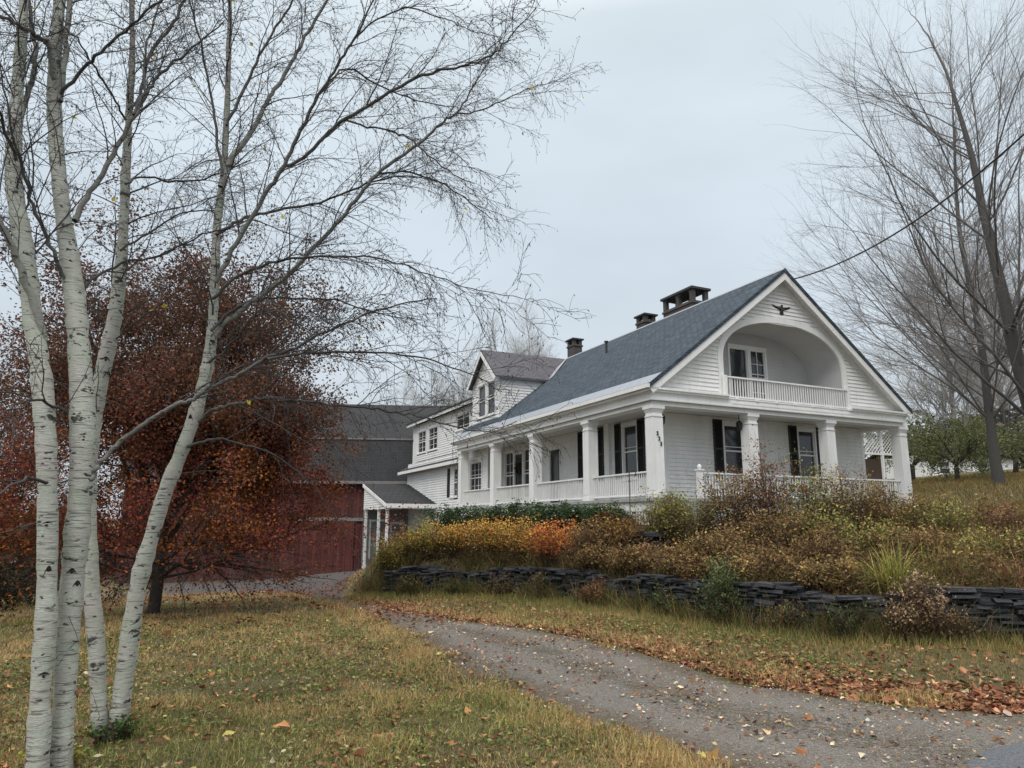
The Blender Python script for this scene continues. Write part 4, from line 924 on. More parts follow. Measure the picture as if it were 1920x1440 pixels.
for key, D in BT.items():
    P_ = np.array(D['pts'], float); n_ = len(P_)
    Yv = np.interp(np.arange(n_), [0, n_ - 1], D['Y'])
    world = np.array([at(a, b, y) for (a, b, _), y in zip(P_, Yv)])
    rad = P_[:, 2] / 2 * optd(world) / F_PX * (.7 if key == 'd' else .8)
    gz = G1(world[0, 0], world[0, 1])
    ext = world[0] + (world[0] - world[1]) / max(1e-3, (world[1, 2] - world[0, 2])) * max(0, world[0, 2] - gz + .1)
    A_ = np.column_stack([world, rad]); A_ = np.vstack([[*ext, rad[0] * 1.35], A_]); A_ = spline(A_, 6)
    tr = empty('birch_tree', (*A_[0, :3],), 0, BL[key], 'tree', 'white birches in the left foreground')
    o3 = np.array(tr.location)
    V, F = tube_geo(A_[:, :3] - o3, A_[:, 3] * (1 + .05 * rng.normal(size=len(A_))), 16)
    nz = np.sin(V[:, 2] * 9 + V[:, 0] * 30) * .002 + rng.normal(size=len(V)) * .0012; V[:, :2] += nz[:, None]
    mesh_obj('trunk', V, [F], M['birch'], tr, {'rad': np.repeat(A_[:, 3], 16)}, True)
    # dark crescent scars where limbs were shed
    for zz_ in np.sort(rng.uniform(.5, 3.8, 4)):
        k_ = int(np.argmin(np.abs(A_[:, 2] - o3[2] - zz_))); c_, r_ = A_[k_, :3] - o3, A_[k_, 3]; if_ = atan2(-(A_[k_, 1]), -(A_[k_, 0])) + rng.uniform(-.75, .75)
        al = np.linspace(-1, 1, 9); wd_ = rng.uniform(.3, .8); hh_ = rng.uniform(.012, .06); ks = rng.uniform(.35, .95)
        P3 = np.array([(c_[0] + (r_ * 1.0) * cos(if_ + wd_ * u), c_[1] + (r_ * 1.0) * sin(if_ + wd_ * u), c_[2] - hh_ * abs(u) ** 1.4) for u in al])
        m = MB(); m.tube(P3, .0065 * (1.15 - np.abs(al)), 6); cc_ = np.array([cos(if_), sin(if_), 0]); m.lathe([(0, -.02 * ks), (.014 * ks, -.012 * ks), (.017 * ks, 0), (.012 * ks, .01 * ks), (0, .014 * ks)], 8, c_ + cc_ * (r_ - .004) - (0, 0, .02))
        m.build('branch_scar', M['scar'] if 'scar' in M else M.setdefault('scar', m_plain('scar_bark', (.025, .021, .018), .9, .1, .4, 12, .5)), tr, True)
    T = Tubes(); tips = []
    top = A_[A_[:, 2] > 3.0]
    birch_children(T, tips, top[:, :3] - o3, top[:, 3], .13, (.5, 1.4), .0)
    mid_ = A_[(A_[:, 2] > 1.9) & (A_[:, 2] < 3.2)]
    if len(mid_) > 4: birch_children(T, tips, mid_[:, :3] - o3, mid_[:, 3], .45, (.3, .8), .0, dens=.6)
    for (y0, y1), pts in D['br']:
        B_ = np.array(pts, float); Y_ = np.interp(np.arange(len(B_)), [0, len(B_) - 1], (y0, y1))
        w3 = np.array([at(a, b, y) for (a, b, _), y in zip(B_, Y_)])
        r3 = B_[:, 2] / 2 * optd(w3) / F_PX * .72
        C_ = spline(np.column_stack([w3, r3]), 5)
        C_[1:-1, :3] += rng.normal(size=(len(C_) - 2, 3)) * .006
        V, F = tube_geo(C_[:, :3] - o3, np.maximum(C_[:, 3], .0012), 8)
        mesh_obj('branch', V, [F], M['birch'], tr, {'rad': np.repeat(C_[:, 3], 8)}, True)
        out_ = unit(C_[-1, :3] - C_[0, :3]); low = np.mean(B_[:, 1]) > 780
        birch_children(T, tips, C_[:, :3] - o3, C_[:, 3], .26 if low else .115, (.25, .7) if low else (.4, 1.15), .12 if np.mean(B_[:, 0]) > 500 else .22, dens=.6 if low else 1.35, away=out_)
    T.build('twigs', M['birch'], tr)
    tips = np.array(tips)
    # catkins: small dark drops hanging at the twig ends
    ck = tips[rng.random(len(tips)) < .85]; n_ = len(ck); L_ = rng.uniform(.016, .034, n_)[:, None]; w_ = .0042
    dn = rng.normal(size=(n_, 3)) * .45; dn[:, 2] -= 1; dn /= np.linalg.norm(dn, axis=1, keepdims=True); e_ = np.cross(dn, rng.normal(size=(n_, 3))); e_ /= np.linalg.norm(e_, axis=1, keepdims=True); f_ = np.cross(dn, e_)
    V = np.stack([ck, ck + dn * L_ * .5 + e_ * w_, ck + dn * L_ * .5 - e_ * w_ * .5 + f_ * w_, ck + dn * L_ * .5 - e_ * w_ * .5 - f_ * w_, ck + dn * L_], 1).reshape(-1, 3)
    i_ = np.arange(n_)[:, None] * 5; F = np.concatenate([i_ + np.array([t_]) for t_ in ((0, 1, 2), (0, 2, 3), (0, 3, 1), (4, 2, 1), (4, 3, 2), (4, 1, 3))])
    mesh_obj('catkins', V, [F], M['catkin'] if 'catkin' in M else M.setdefault('catkin', m_plain('catkin', (.04, .034, .03), .8)), tr)['kind'] = 'stuff'
    sel = tips[rng.random(len(tips)) < {'a': .008, 'b': .008, 'c': .006, 'd': .006}[key]]
    V, F = leaves_geo(sel - (0, 0, .02), .034, 1, 1.2, .6); cc = np.repeat(pal(len(sel), [(205, 190, 70), (190, 160, 60), (215, 205, 110), (150, 130, 60)], [3, 2, 2, 1]), 4, 0)
    mesh_obj('leaves', V, [F], M['leaf'], tr, {'Col': cc})

def grow(T, tips, p, d, L, r, lvl, S):
    n_ = S['n'][lvl]; pts = [np.asarray(p, float)]; st = L / n_; ups = S['up'][lvl]
    for k in range(n_):
        d = unit(d + rng.normal(size=3) * S['wan'][lvl] + np.array([0, 0, ups])); pts.append(pts[-1] + d * st)
    pts = np.array(pts); last = lvl == len(S['n']) - 1
    rr = r * np.linspace(1, S['tap'][lvl], n_ + 1) ** 1.0
    T.add(pts, rr, S['k'][lvl])
    if last:
        tips.append(pts[-1]); tips.append(pts[n_ // 2]); return
    m_ = S['ch'][lvl]; m_ = max(1, int(rng.poisson(m_ * min(1.3, (L / S['L0'][lvl])))))
    for t_ in np.sort(rng.uniform(S['t0'][lvl], 1, m_)):
        k = min(int(t_ * n_), n_ - 1); q_ = pts[k] + (pts[k + 1] - pts[k]) * (t_ * n_ - k); dd = unit(pts[k + 1] - pts[k])
        a_ = radians(rng.uniform(*S['ang'][lvl])); e_ = unit(dd * cos(a_) + perp(dd) * sin(a_))
        if 'bias' in S and lvl == 0: e_ = unit(e_ + S['bias'])
        grow(T, tips, q_, e_, L * rng.uniform(*S['lr'][lvl]) * (1 - S['sh'][lvl] * t_), rr[k] * S['rr'][lvl], lvl + 1, S)
    grow(T, tips, pts[-1], d, L * S['lr'][lvl][0] * .8, rr[-1], lvl + 1, S)

# --- russet tree by the barn ------------------------------------------------
def russet(loc, px, hgt, wid, label, n_low, stems, skew=0.0):
    tr = empty('russet_tree', loc, 0, label, 'tree', 'russet leaved trees'); T = Tubes(); tips = []
    S = dict(n=[8, 7, 5, 3], up=[.05, .0, -.02, -.04], wan=[.07, .1, .14, .15], tap=[.35, .35, .4, .5], k=[7, 5, 3, 3], ch=[11, 9, 6, 0], L0=[4, 2, 1, .5], t0=[.18, .15, .15], ang=[(30, 75), (30, 65), (25, 60)], lr=[(.42, .62), (.38, .55), (.35, .5)], sh=[.35, .3, .3], rr=[.5, .5, .5])
    tk, tt = Tubes(), []
    q_, ra, d_ = twig(np.array([0, 0, -.15]), np.array([.02, 0, 1.]), 1.7, .125, .1, 6, .03, 0)
    tk.add(q_, ra, 12); tk.build('trunk', M['bark'], tr)
    for k in range(stems):
        a_ = 2 * pi * k / stems + rng.uniform(-.3, .3); tilt = radians(rng.uniform(12, 40) if k else 4)
        grow(T, tips, q_[-2 if k % 2 else -1], unit(np.array([sin(tilt) * cos(a_) * wid + skew, sin(tilt) * sin(a_) * .8, cos(tilt)])), hgt * rng.uniform(.5, .68), .055, 0, S)
    # low outward limbs
    for k in range(15):
        a_ = 2 * pi * k / 15 + rng.uniform(-.3, .3)
        grow(T, tips, q_[3 + k % 3], unit(np.array([cos(a_) + skew, sin(a_), .12])), rng.uniform(2.2, 3.3) * wid * (1 + .4 * max(0, cos(a_)) * (skew > 0)), .03, 1, S)
    T.build('branches', M['bark'], tr); tips = np.array(tips)
    z = tips[:, 2]; zr_ = z / hgt
    rep = np.where(zr_ < .62, n_low, int(n_low * .7)) * np.ones(len(z), int)
    C_ = np.repeat(tips, rep, 0); C_ = C_ + rng.normal(size=C_.shape) * np.array([.13, .13, .1]); zz = C_[:, 2] / hgt
    V, F = leaves_geo(C_, .046, .7, 1.3, .35)
    hue = .5 + .5 * np.sin(C_[:, 0] * 2.1 + 1.3 * np.sin(C_[:, 2] * 1.7) + C_[:, 1] * 1.3)
    lowc = pal(len(C_), [(140, 76, 46), (122, 56, 46), (100, 50, 46), (150, 92, 54), (80, 50, 44)], [3, 3, 3, 1.2, 2]); oc = pal(len(C_), [(142, 84, 40), (122, 70, 38), (100, 58, 40)], [3, 3, 2]); hc = pal(len(C_), [(104, 78, 62), (124, 88, 68), (88, 66, 56), (104, 64, 54)], [3, 2, 2, 1])
    w_ = np.clip((zz - .32) / .22 + rng.normal(size=len(C_)) * .25, 0, 1)[:, None]
    kp = (zz * hgt > 1.3) | (rng.random(len(zz)) < .2); kv = np.repeat(kp, 4); V = V[kv]; nn_ = kp.sum(); i_ = np.arange(nn_)[:, None] * 4; F = np.concatenate([i_ + np.array([[0, 1, 2]]), i_ + np.array([[0, 2, 3]])])
    c_ = np.where(hue[:, None] > .5, oc, lowc) * (1 - w_) + hc * w_
    mesh_obj('leaves', V, [F], M['leaf'], tr, {'Col': np.repeat(c_[kp], 4, 0)})
    return tr
rp = at(288, 1140, 15.1); russet((rp[0], rp[1], G1(rp[0], rp[1])), 0, 8.4, .98, 'russet and orange leaved tree with dark trunk between the birches and the barn', 12, 9, .08)
rp = at(-60, 1090, 19); russet((rp[0], rp[1], G1(rp[0], rp[1])), 0, 6.6, 1.1, 'dull red leaved tree at the far left edge behind the leftmost birch', 7, 5)

# --- big bare trees on the right ---------------------------------------------
SB = dict(n=[14, 12, 8, 5, 3], up=[.03, .035, .02, .02, .0], wan=[.04, .06, .08, .11, .14], tap=[.2, .22, .35, .45, .6], k=[12, 7, 4, 3, 3], ch=[36, 12, 6, 3, 0], L0=[12, 7, 3, 1.2, .5], t0=[.16, .12, .15, .15], ang=[(34, 64), (16, 38), (18, 42), (22, 48)], lr=[(.45, .68), (.36, .52), (.34, .5), (.35, .5)], sh=[.45, .35, .3, .3], rr=[.25, .5, .62, .72])
def bare(name, loc, H, r, S, mat, label, group, lean=(0, 0, 1), start=None):
    tr = empty(name, loc, 0, label, 'tree', group); T = Tubes(); tips = []
    L0 = T.add
    first = []
    def cap(p, rr, k=3):
        (first if not first else T.g.setdefault((len(p), k), [])).append((p, rr))
    T.add = cap
    grow(T, tips, np.array([0, 0, -.3]), unit(np.array(lean, float)), H, r, 0, S)
    p_, r_ = first[0]; r_ = r_.copy(); r_[0] *= 1.35; r_[1] *= 1.08
    V, F = tube_geo(p_, r_, 14); mesh_obj('trunk', V, [F], mat, tr, {'rad': np.repeat(r_, 14)}, True)
    T.build('branches', mat, tr); return tr, np.array(tips)
def on_ground(px, py, Y): p = at(px, py, Y); return (p[0], p[1], G1(p[0], p[1]))
random.seed(3); rng = np.random.default_rng(21)
bare('bare_maple', on_ground(1872, 890, 31), 18, .21, SB, M['maple'], 'tall bare tree with dark trunk rising from the grassy slope right of the house', 'large bare trees at right', (-.03, 0, 1))
SB2 = dict(SB); SB2['ch'] = [30, 12, 6, 3, 0]; SB2['bias'] = np.array([-.18, 0, .05])
bare('bare_maple', on_ground(1985, 900, 20), 15, .24, SB2, M['maple'], 'largest bare tree leaning in from the right edge with limbs reaching over the slope', 'large bare trees at right', (-.17, .02, 1))
# pale distant bare trees
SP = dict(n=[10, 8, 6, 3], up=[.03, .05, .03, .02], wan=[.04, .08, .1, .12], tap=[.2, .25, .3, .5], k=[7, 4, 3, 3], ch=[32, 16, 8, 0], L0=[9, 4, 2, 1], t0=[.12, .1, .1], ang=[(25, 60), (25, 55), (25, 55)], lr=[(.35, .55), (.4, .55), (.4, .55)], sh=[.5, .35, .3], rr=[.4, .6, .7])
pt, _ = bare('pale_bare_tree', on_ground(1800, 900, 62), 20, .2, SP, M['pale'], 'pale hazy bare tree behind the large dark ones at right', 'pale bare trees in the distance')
def dup_tree(src, loc, rz, sc, label):
    r = src.copy(); COL.objects.link(r); r.location = loc; r.rotation_euler = (0, 0, rz); r.scale = (sc, sc, sc); r['label'] = label
    for ch in list(src.children):
        c_ = ch.copy(); COL.objects.link(c_); c_.parent = r
    return r
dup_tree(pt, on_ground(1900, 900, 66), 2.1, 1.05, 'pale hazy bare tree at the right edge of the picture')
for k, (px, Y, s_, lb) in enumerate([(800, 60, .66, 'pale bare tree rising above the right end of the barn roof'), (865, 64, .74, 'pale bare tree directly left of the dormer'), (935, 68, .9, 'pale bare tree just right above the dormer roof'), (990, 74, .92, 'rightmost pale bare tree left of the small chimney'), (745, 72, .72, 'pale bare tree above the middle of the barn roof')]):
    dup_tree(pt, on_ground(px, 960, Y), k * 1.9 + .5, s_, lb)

# --- olive crab apple and conifers by the white house --------------------------
def leafy(name, loc, H, wid, cols, wts, n_leaf, size, label, cat='tree', group=None, mat='bark', ch=(12, 9, 6)):
    tr = empty(name, loc, 0, label, cat, group); T = Tubes(); tips = []
    S = dict(n=[7, 6, 4, 3], up=[.0, -.02, -.02, -.03], wan=[.12, .14, .15, .15], tap=[.35, .35, .4, .5], k=[7, 5, 3, 3], ch=[*ch, 0], L0=[3, 2, 1, .5], t0=[.2, .15, .15], ang=[(35, 80), (30, 65), (25, 60)], lr=[(.5, .7), (.4, .55), (.35, .5)], sh=[.3, .3, .3], rr=[.5, .5, .5])
    q_, ra, _ = twig(np.array([0, 0, -.1]), np.array([0, 0, 1.]), H * .22, .14 * H / 4, .11 * H / 4, 4, .05, 0); tk = Tubes(); tk.add(q_, ra, 10); tk.build('trunk', M[mat], tr)
    for k in range(7):
        a_ = 2 * pi * k / 7; tl = radians(rng.uniform(25, 65)); grow(T, tips, q_[-1], unit(np.array([sin(tl) * cos(a_), sin(tl) * sin(a_), cos(tl)])), H * rng.uniform(.5, .75) * wid, .05 * H / 4, 0, S)
    T.build('branches', M[mat], tr); tips = np.array(tips)
    C_ = tips[rng.integers(0, len(tips), n_leaf)] + rng.normal(size=(n_leaf, 3)) * .16; V, F = leaves_geo(C_, size, .7, 1.3, .2)
    mesh_obj('leaves', V, [F], M['leaf'], tr, {'Col': np.repeat(pal(n_leaf, cols, wts), 4, 0)}); return tr
leafy('crab_apple_tree', on_ground(1795, 900, 37), 4.0, .85, [(104, 112, 72), (122, 128, 86), (84, 92, 60), (140, 132, 84)], [3, 3, 2, 1], 5500, .09, 'low spreading olive green tree with black arching branches right of the house')
leafy('crab_apple_tree', on_ground(1712, 900, 44), 4.6, .8, [(112, 118, 82), (132, 128, 82), (88, 96, 66)], [3, 2, 2], 4500, .1, 'olive green tree directly behind the right porch column')
leafy('crab_apple_tree', on_ground(1905, 890, 42), 4.4, .8, [(110, 116, 78), (126, 126, 84), (92, 98, 68)], [3, 2, 2], 4500, .1, 'olive green tree at the right picture edge behind the dark trunk')

# ------------------------------------------------------------------ SHRUBS
def shrub(name, x, y, h, w, cols, wts, label, n_st=26, leaf_n=2200, size=.04, zlo=.35, group=None, stem='twig', z0=None, flat=1.0, lean=None, cat='shrub', spread=.09, up=.5, tilt=.8):
    z0 = G1(x, y) if z0 is None else z0
    tr = empty(name, (x, y, z0), 0, label, cat, group); T = Tubes(); tips = []; tz = []
    for k in range(n_st):
        a_ = rng.uniform(0, 2 * pi); rr_ = sqrt(rng.random()); tx, ty = cos(a_) * rr_ * w * .5, sin(a_) * rr_ * w * .5 * flat
        hh = h * (1 - .3 * rr_ ** 2) * (rng.uniform(.5, .85) if rng.random() < .6 else rng.uniform(.8, 1.15))
        b_ = np.array([tx * .25, ty * .25, -.06]); e_ = np.array([tx, ty, hh]); m_ = (b_ + e_) / 2 + np.array([tx * .1, ty * .1, hh * .14]) + rng.normal(size=3) * .04
        c_ = spline(np.array([b_, m_, e_]), 4); T.add(c_, np.linspace(.009, .003, len(c_)), 4)
        for j_ in range(10):
            t_ = rng.uniform(.25, 1); k_ = min(int(t_ * (len(c_) - 1)), len(c_) - 2); q_ = c_[k_]; dd = unit(c_[k_ + 1] - c_[k_] + rng.normal(size=3) * .6 * np.linalg.norm(c_[1] - c_[0]) + np.array([0, 0, .02]))
            s_, ra, _ = twig(q_, dd, h * rng.uniform(.15, .34), .0032, .0015, 4, .18, .03); T.add(s_, ra, 3); tips += list(s_[1:])
            for jj in range(2):
                s2, ra2, _ = twig(s_[2], unit(dd + rng.normal(size=3) * .6), h * rng.uniform(.08, .2), .002, .001, 3, .2, .05); T.add(s2, ra2, 3); tips += list(s2[1:])
    T.build('stems', M[stem], tr); tips = np.array(tips); tips = tips[tips[:, 2] > zlo * h * rng.uniform(.7, 1.3, len(tips))]
    C_ = tips[rng.integers(0, len(tips), leaf_n)] + rng.normal(size=(leaf_n, 3)) * spread * np.array([1, 1, .7]); V, F = leaves_geo(C_, size, tilt, 1.6, 0)
    # clumps: shared colour patches
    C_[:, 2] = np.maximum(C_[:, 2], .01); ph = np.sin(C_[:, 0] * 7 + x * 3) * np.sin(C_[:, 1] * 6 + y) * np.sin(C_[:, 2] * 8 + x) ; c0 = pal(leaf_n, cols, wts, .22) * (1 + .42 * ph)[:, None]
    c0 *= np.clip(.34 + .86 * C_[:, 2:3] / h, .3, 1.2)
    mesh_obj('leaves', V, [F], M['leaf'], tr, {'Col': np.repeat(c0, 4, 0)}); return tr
rng = np.random.default_rng(5)
OR = ([(198, 148, 72), (184, 158, 80), (206, 166, 82), (156, 136, 72), (186, 118, 66)], [3, 3, 3, 2, 1.5])
YG = ([(156, 150, 76), (176, 160, 80), (130, 128, 68), (170, 130, 72)], [3, 2, 2, 1])
BR = ([(146, 124, 80), (122, 104, 66), (160, 138, 88), (106, 82, 58), (140, 100, 68)], [3, 3, 2, 2, 1])
RB = ([(120, 94, 62), (140, 114, 72), (100, 80, 56), (142, 128, 78)], [3, 2, 3, 1])
OL = ([(136, 134, 76), (114, 116, 64), (160, 150, 86), (130, 106, 66)], [3, 3, 2, 1])
def SG(px, Y): return float(at(px, 1000, Y)[0]), Y
L1 = 'autumn shrubs along the top of the slate wall'
def wallY(px):
    ys = np.linspace(4, 30, 800); k_ = at(px, 1000, 1.0)[0]; s_ = sdwall(ys * k_, ys); return float(ys[np.argmax(s_ > 0)])
def row(name, items, group, leafn=3000, zlo=.3):
    for px, dY, yt, w, (c_, wt), lb in items:
        Y = wallY(px) + dY; x_ = float(at(px, 1000, Y)[0]); h = max(.5, (at(px, yt, Y)[2] - G1(x_, Y)) * 1.04)
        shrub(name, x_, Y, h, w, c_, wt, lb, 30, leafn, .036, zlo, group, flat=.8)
BO = ([(206, 134, 68), (198, 116, 64), (194, 152, 78), (180, 96, 66)], [3, 3, 2, 2])
row('spirea_shrub', [(738, .5, 1008, 1.0, YG, 'yellow green shrub at the left end of the slate wall row'), (790, .5, 985, 1.3, YG, 'second shrub from the left, olive yellow with brown stems, on the slate wall'),
    (850, .5, 976, 1.3, OR, 'third shrub from the left on the slate wall, golden with brown undergrowth'), (915, .5, 972, 1.3, OR, 'amber shrub in the middle of the bright row before the juniper'),
    (975, .5, 974, 1.2, OR, 'orange gold shrub right of the amber one in the bright row'), (1040, .5, 980, 1.2, BO, 'brightest orange shrub, rightmost of the bright row before the juniper')], L1, 2600, .3)
row('autumn_shrub', [(1105, .55, 985, 1.1, RB, 'dark red brown twiggy shrub right of the bright orange one'), (1160, 1.6, 962, 1.2, ([(160, 138, 60), (130, 88, 56), (112, 74, 50)], [2, 2, 2]), 'loose shrub with yellow and rust leaves left of the leaning dead branch'),
    (1235, 2.6, 930, 1.3, OL, 'olive shrub below the corner column of the porch'), (1300, 3.2, 915, 1.4, OL, 'olive brown shrub below the newel post'),
    (1375, 3.6, 888, 1.4, BR, 'tall brown shrub before the second front column'), (1448, 3.9, 858, 1.35, ([(156, 92, 58), (120, 90, 60), (108, 92, 60), (130, 74, 54)], [2, 3, 3, 1]), 'tallest shrub, russet topped, before the right front window'),
    (1525, 4.2, 880, 1.6, OL, 'broad olive shrub before the third front column'), (1600, 4.6, 893, 1.5, BR, 'brown shrub hiding the right end of the porch railing'),
    (1120, .4, 1035, .9, RB, 'low rust shrub on the wall at the foot of the dark red brown shrub'), (1215, .6, 1030, 1.0, RB, 'low rust brown shrub just behind the upper slate stack'), (1285, .6, 1022, 1.1, BR, 'low brown shrub at the wall edge left of the green weed clump'),
    (1350, 1.2, 990, 1.2, BR, 'brown twiggy shrub right behind the green weed clump'), (1415, .9, 1022, 1.1, RB, 'dark brown bramble above the exposed slate wall'),
    (1485, .7, 1045, 1.0, RB, 'reddish low bramble above the middle of the exposed slate wall'), (1450, 2.2, 950, 1.3, BR, 'brown shrub in the middle of the bank below the tallest shrub'), (1545, 1.5, 1000, 1.2, RB, 'dark brown bramble left behind the arching grass clump'),
    (1535, 2.8, 955, 1.3, OL, 'olive shrub in the middle of the bank below the third front column'), (1625, 2.6, 985, 1.3, OL, 'olive shrub behind the arching grass clump'), (1690, 4.6, 925, 1.6, BR, 'tan brown shrub below the rightmost porch column'),
    (1765, 4.0, 945, 1.8, OL, 'olive dry shrub on the right bank behind the smaller arching clump'), (1840, 5.0, 935, 1.9, BR, 'tan dry shrub high on the right bank below the dark edging stones'), (1915, 4.0, 945, 1.8, ([(150, 112, 82), (132, 96, 72), (120, 108, 70)], [2, 2, 2]), 'pinkish tan dry shrub at the right picture edge on the bank'),
    (1715, 2.2, 990, 1.6, BR, 'low brown shrub behind the gap between the two arching clumps'), (1800, 1.2, 1040, 1.4, RB, 'low dark shrub on the wall near the right end'), (1870, 2.0, 1000, 1.6, OL, 'low olive shrub near the right picture edge above the wall'),
    (1180, .5, 1050, .8, RB, 'low rust shrub on the wall below the leaning dead branch'), (1320, .4, 1050, .8, RB, 'low rusty shrub at the left side of the green weed clump'), (1545, .4, 1068, .8, BR, 'low straw shrub on the wall edge left of the arching clump'), (1395, .35, 1066, .7, BR, 'low straw shrub on the wall edge right of the green weed clump')],
    'brown shrubs on the bank before the porch', 2700, .05)
ux, uy = [], []
n0 = 240000; x_ = rng.uniform(-3.5, 12, n0); y_ = rng.uniform(9.3, 21, n0); s_ = sdwall(x_, y_); k = (s_ > .08) & (s_ < 3.2) & (np.abs(x_) < y_ * .76 + 1) & (rng.random(n0) < np.clip(1.1 - s_ * .2, 0, 1) * (x_ < 8.5) * .8)
x_, y_ = x_[k], y_[k]; n1 = len(x_); hmax = .25 + .3 * (.5 + .5 * np.sin(x_ * 3.1 + 2 * np.sin(y_ * 2.3))); C_ = np.stack([x_, y_, G(x_, y_) + hmax * rng.random(n1)], 1)
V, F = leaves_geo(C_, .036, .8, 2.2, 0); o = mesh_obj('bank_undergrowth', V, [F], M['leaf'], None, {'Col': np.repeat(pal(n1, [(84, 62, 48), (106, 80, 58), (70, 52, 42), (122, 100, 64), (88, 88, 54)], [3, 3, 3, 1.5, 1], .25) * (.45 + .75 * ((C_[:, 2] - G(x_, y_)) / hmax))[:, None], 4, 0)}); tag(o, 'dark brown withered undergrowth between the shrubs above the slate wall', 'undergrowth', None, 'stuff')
for px, Y, w, lb in [(868, 22.0, 2.2, 'dark green spreading juniper at the left below the porch railing'), (965, 21.0, 2.1, 'dark green spreading juniper in the middle below the porch railing'), (1065, 20.0, 2.1, 'dark green spreading juniper at the right below the porch railing'), (1125, 19.6, 1.6, 'smaller dark green juniper beside the iron hook pole')]:
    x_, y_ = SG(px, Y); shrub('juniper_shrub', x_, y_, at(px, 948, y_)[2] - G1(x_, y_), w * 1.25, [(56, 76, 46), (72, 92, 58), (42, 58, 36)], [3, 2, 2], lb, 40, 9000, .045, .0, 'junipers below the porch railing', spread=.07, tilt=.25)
x_, y_ = SG(1262, 18.7); shrub('variegated_shrub', x_, y_, .95, .9, [(170, 178, 150), (120, 130, 92), (150, 150, 110), (90, 84, 60)], [2, 3, 2, 1], 'pale variegated shrub beside the foot of the corner column', 20, 1500, .04, .2)
x_, y_ = SG(1652, 20.2); shrub('variegated_shrub', x_, y_, .95, .9, [(160, 168, 140), (120, 118, 86), (150, 100, 76)], [2, 3, 2], 'pale leaved shrub before the rightmost porch column', 20, 1500, .045, .2)
x_, y_ = SG(1352, wallY(1352) - .25); shrub('goldenrod_clump', x_, y_ - .05, 1.08, .62, [(92, 108, 66), (78, 92, 56), (110, 120, 76)], [3, 3, 2], 'tall green weed clump growing against the slate wall', 22, 2600, .034, .0, stem='leafstem' if 'leafstem' in M else 'twig', z0=LOW(np.array([x_]), np.array([y_]))[0], cat='plant', spread=.05, tilt=1.2)
for px, Y, h, lb, pc in [(1560, 9.15, .55, 'low dark green leafy weed at the slate wall below the arching grass', [(58, 72, 42), (76, 86, 52)]), (1250, 11.0, .55, 'green weed left of the tall green clump at the slate wall', [(66, 84, 50), (90, 104, 60)]), (1650, 9.0, .55, 'brown seedy weed before the slate wall right of the arching grass', [(128, 108, 82), (148, 126, 96)]), (1725, 8.9, .6, 'straw coloured dry weed before the right part of the slate wall', [(138, 116, 86), (112, 94, 66)]), (1020, 14.3, .6, 'green weed before the middle of the slate wall', [(70, 84, 50), (110, 88, 60)]), (870, 15.5, .5, 'short green weed before the left part of the slate wall', [(66, 84, 48), (90, 96, 58)]), (1705, 8.9, .95, 'tall tan dead weed stems before the slate wall below the two arching clumps', [(158, 132, 104), (140, 116, 90)]), (1450, 9, .5, 'low mixed weed before the exposed slate wall', [(96, 104, 64), (120, 96, 68)]), (1120, 9, .55, 'rust brown weed before the slate wall below the dark twiggy shrub', [(112, 76, 56), (132, 98, 66)]), (940, 9, .6, 'brown weed before the wall below the amber shrub', [(110, 82, 60), (88, 92, 56)]), (780, 9, .5, 'olive weed at the left end of the slate wall', [(88, 90, 54), (110, 100, 62)])]:
    Y = wallY(px) - .12; x_, y_ = SG(px, Y); shrub('weed', x_, y_ - .2, h, .75, pc, [1, 1], lb, 18, 1100, .03, .0, 'weeds before the slate wall', z0=LOW(np.array([x_]), np.array([y_ - .2]))[0], cat='plant', spread=.05, tilt=1.2)
# growth that spills over and stands against the wall
def cover_d(x_, y_):
    s_ = sdwall(x_, y_); u_ = noise2(x_, y_, 2.6, 1.3) + .5 * noise2(x_, y_, 7, .3); return (s_ > -.42) & (s_ < .3) & (x_ > -4.4) & infov(x_, y_, 1) & (u_ > .0)
for px, Y, h, w, lb in [(15, 17, 1.3, 1.6, 'dark green bush at the left edge behind the leftmost birch'), (75, 20, 1.3, 1.5, 'reddish low bush behind the leftmost birch trunk')]:
    x_, y_ = SG(px, Y); shrub('low_bush', x_, y_, h, w, [(48, 60, 44), (70, 74, 52), (60, 50, 40)] if px < 50 else [(110, 50, 36), (84, 44, 38), (90, 74, 50)], [3, 2, 2], lb, 24, 2400, .05, .1, 'low bushes at far left')

# leaning dead branch on the slate wall
a_, b_ = at(1172, 1097, 14.55), at(1240, 1018, 15.1); m = MB(); m.tube(spline(np.array([a_ - (0, 0, .1), (a_ + b_) / 2 + (.01, 0, .02), b_]), 5), np.linspace(.028, .016, 11), 7); m.tube([a_ + (0, 0, .1), a_ + (-.02, 0, -.35)], .03, 7)
o = m.build('dead_branch', M['bark'], None, True); tag(o, 'bare dead branch leaning up right against the bank above the slate wall', 'branch')

for px, py, h, w_, cc, lb in [(262, 1392, .16, .3, [(86, 110, 56), (66, 92, 46)], 'small green seedling clump at the foot of the right leaning birch'), (150, 1440, .15, .32, [(168, 164, 70), (150, 140, 60)], 'yellow green leafy clump at the foot of the second birch')]:
    dd_ = at(px, py, 1.0) - (0, 0, EYE); Yg = -1.6 / dd_[2]; p_ = at(px, 1000, Yg); shrub('clover_clump', p_[0], Yg, h, w_, cc, [1, 1], lb, 12, 260, .026, .0, None, cat='plant', spread=.03, tilt=1.5)
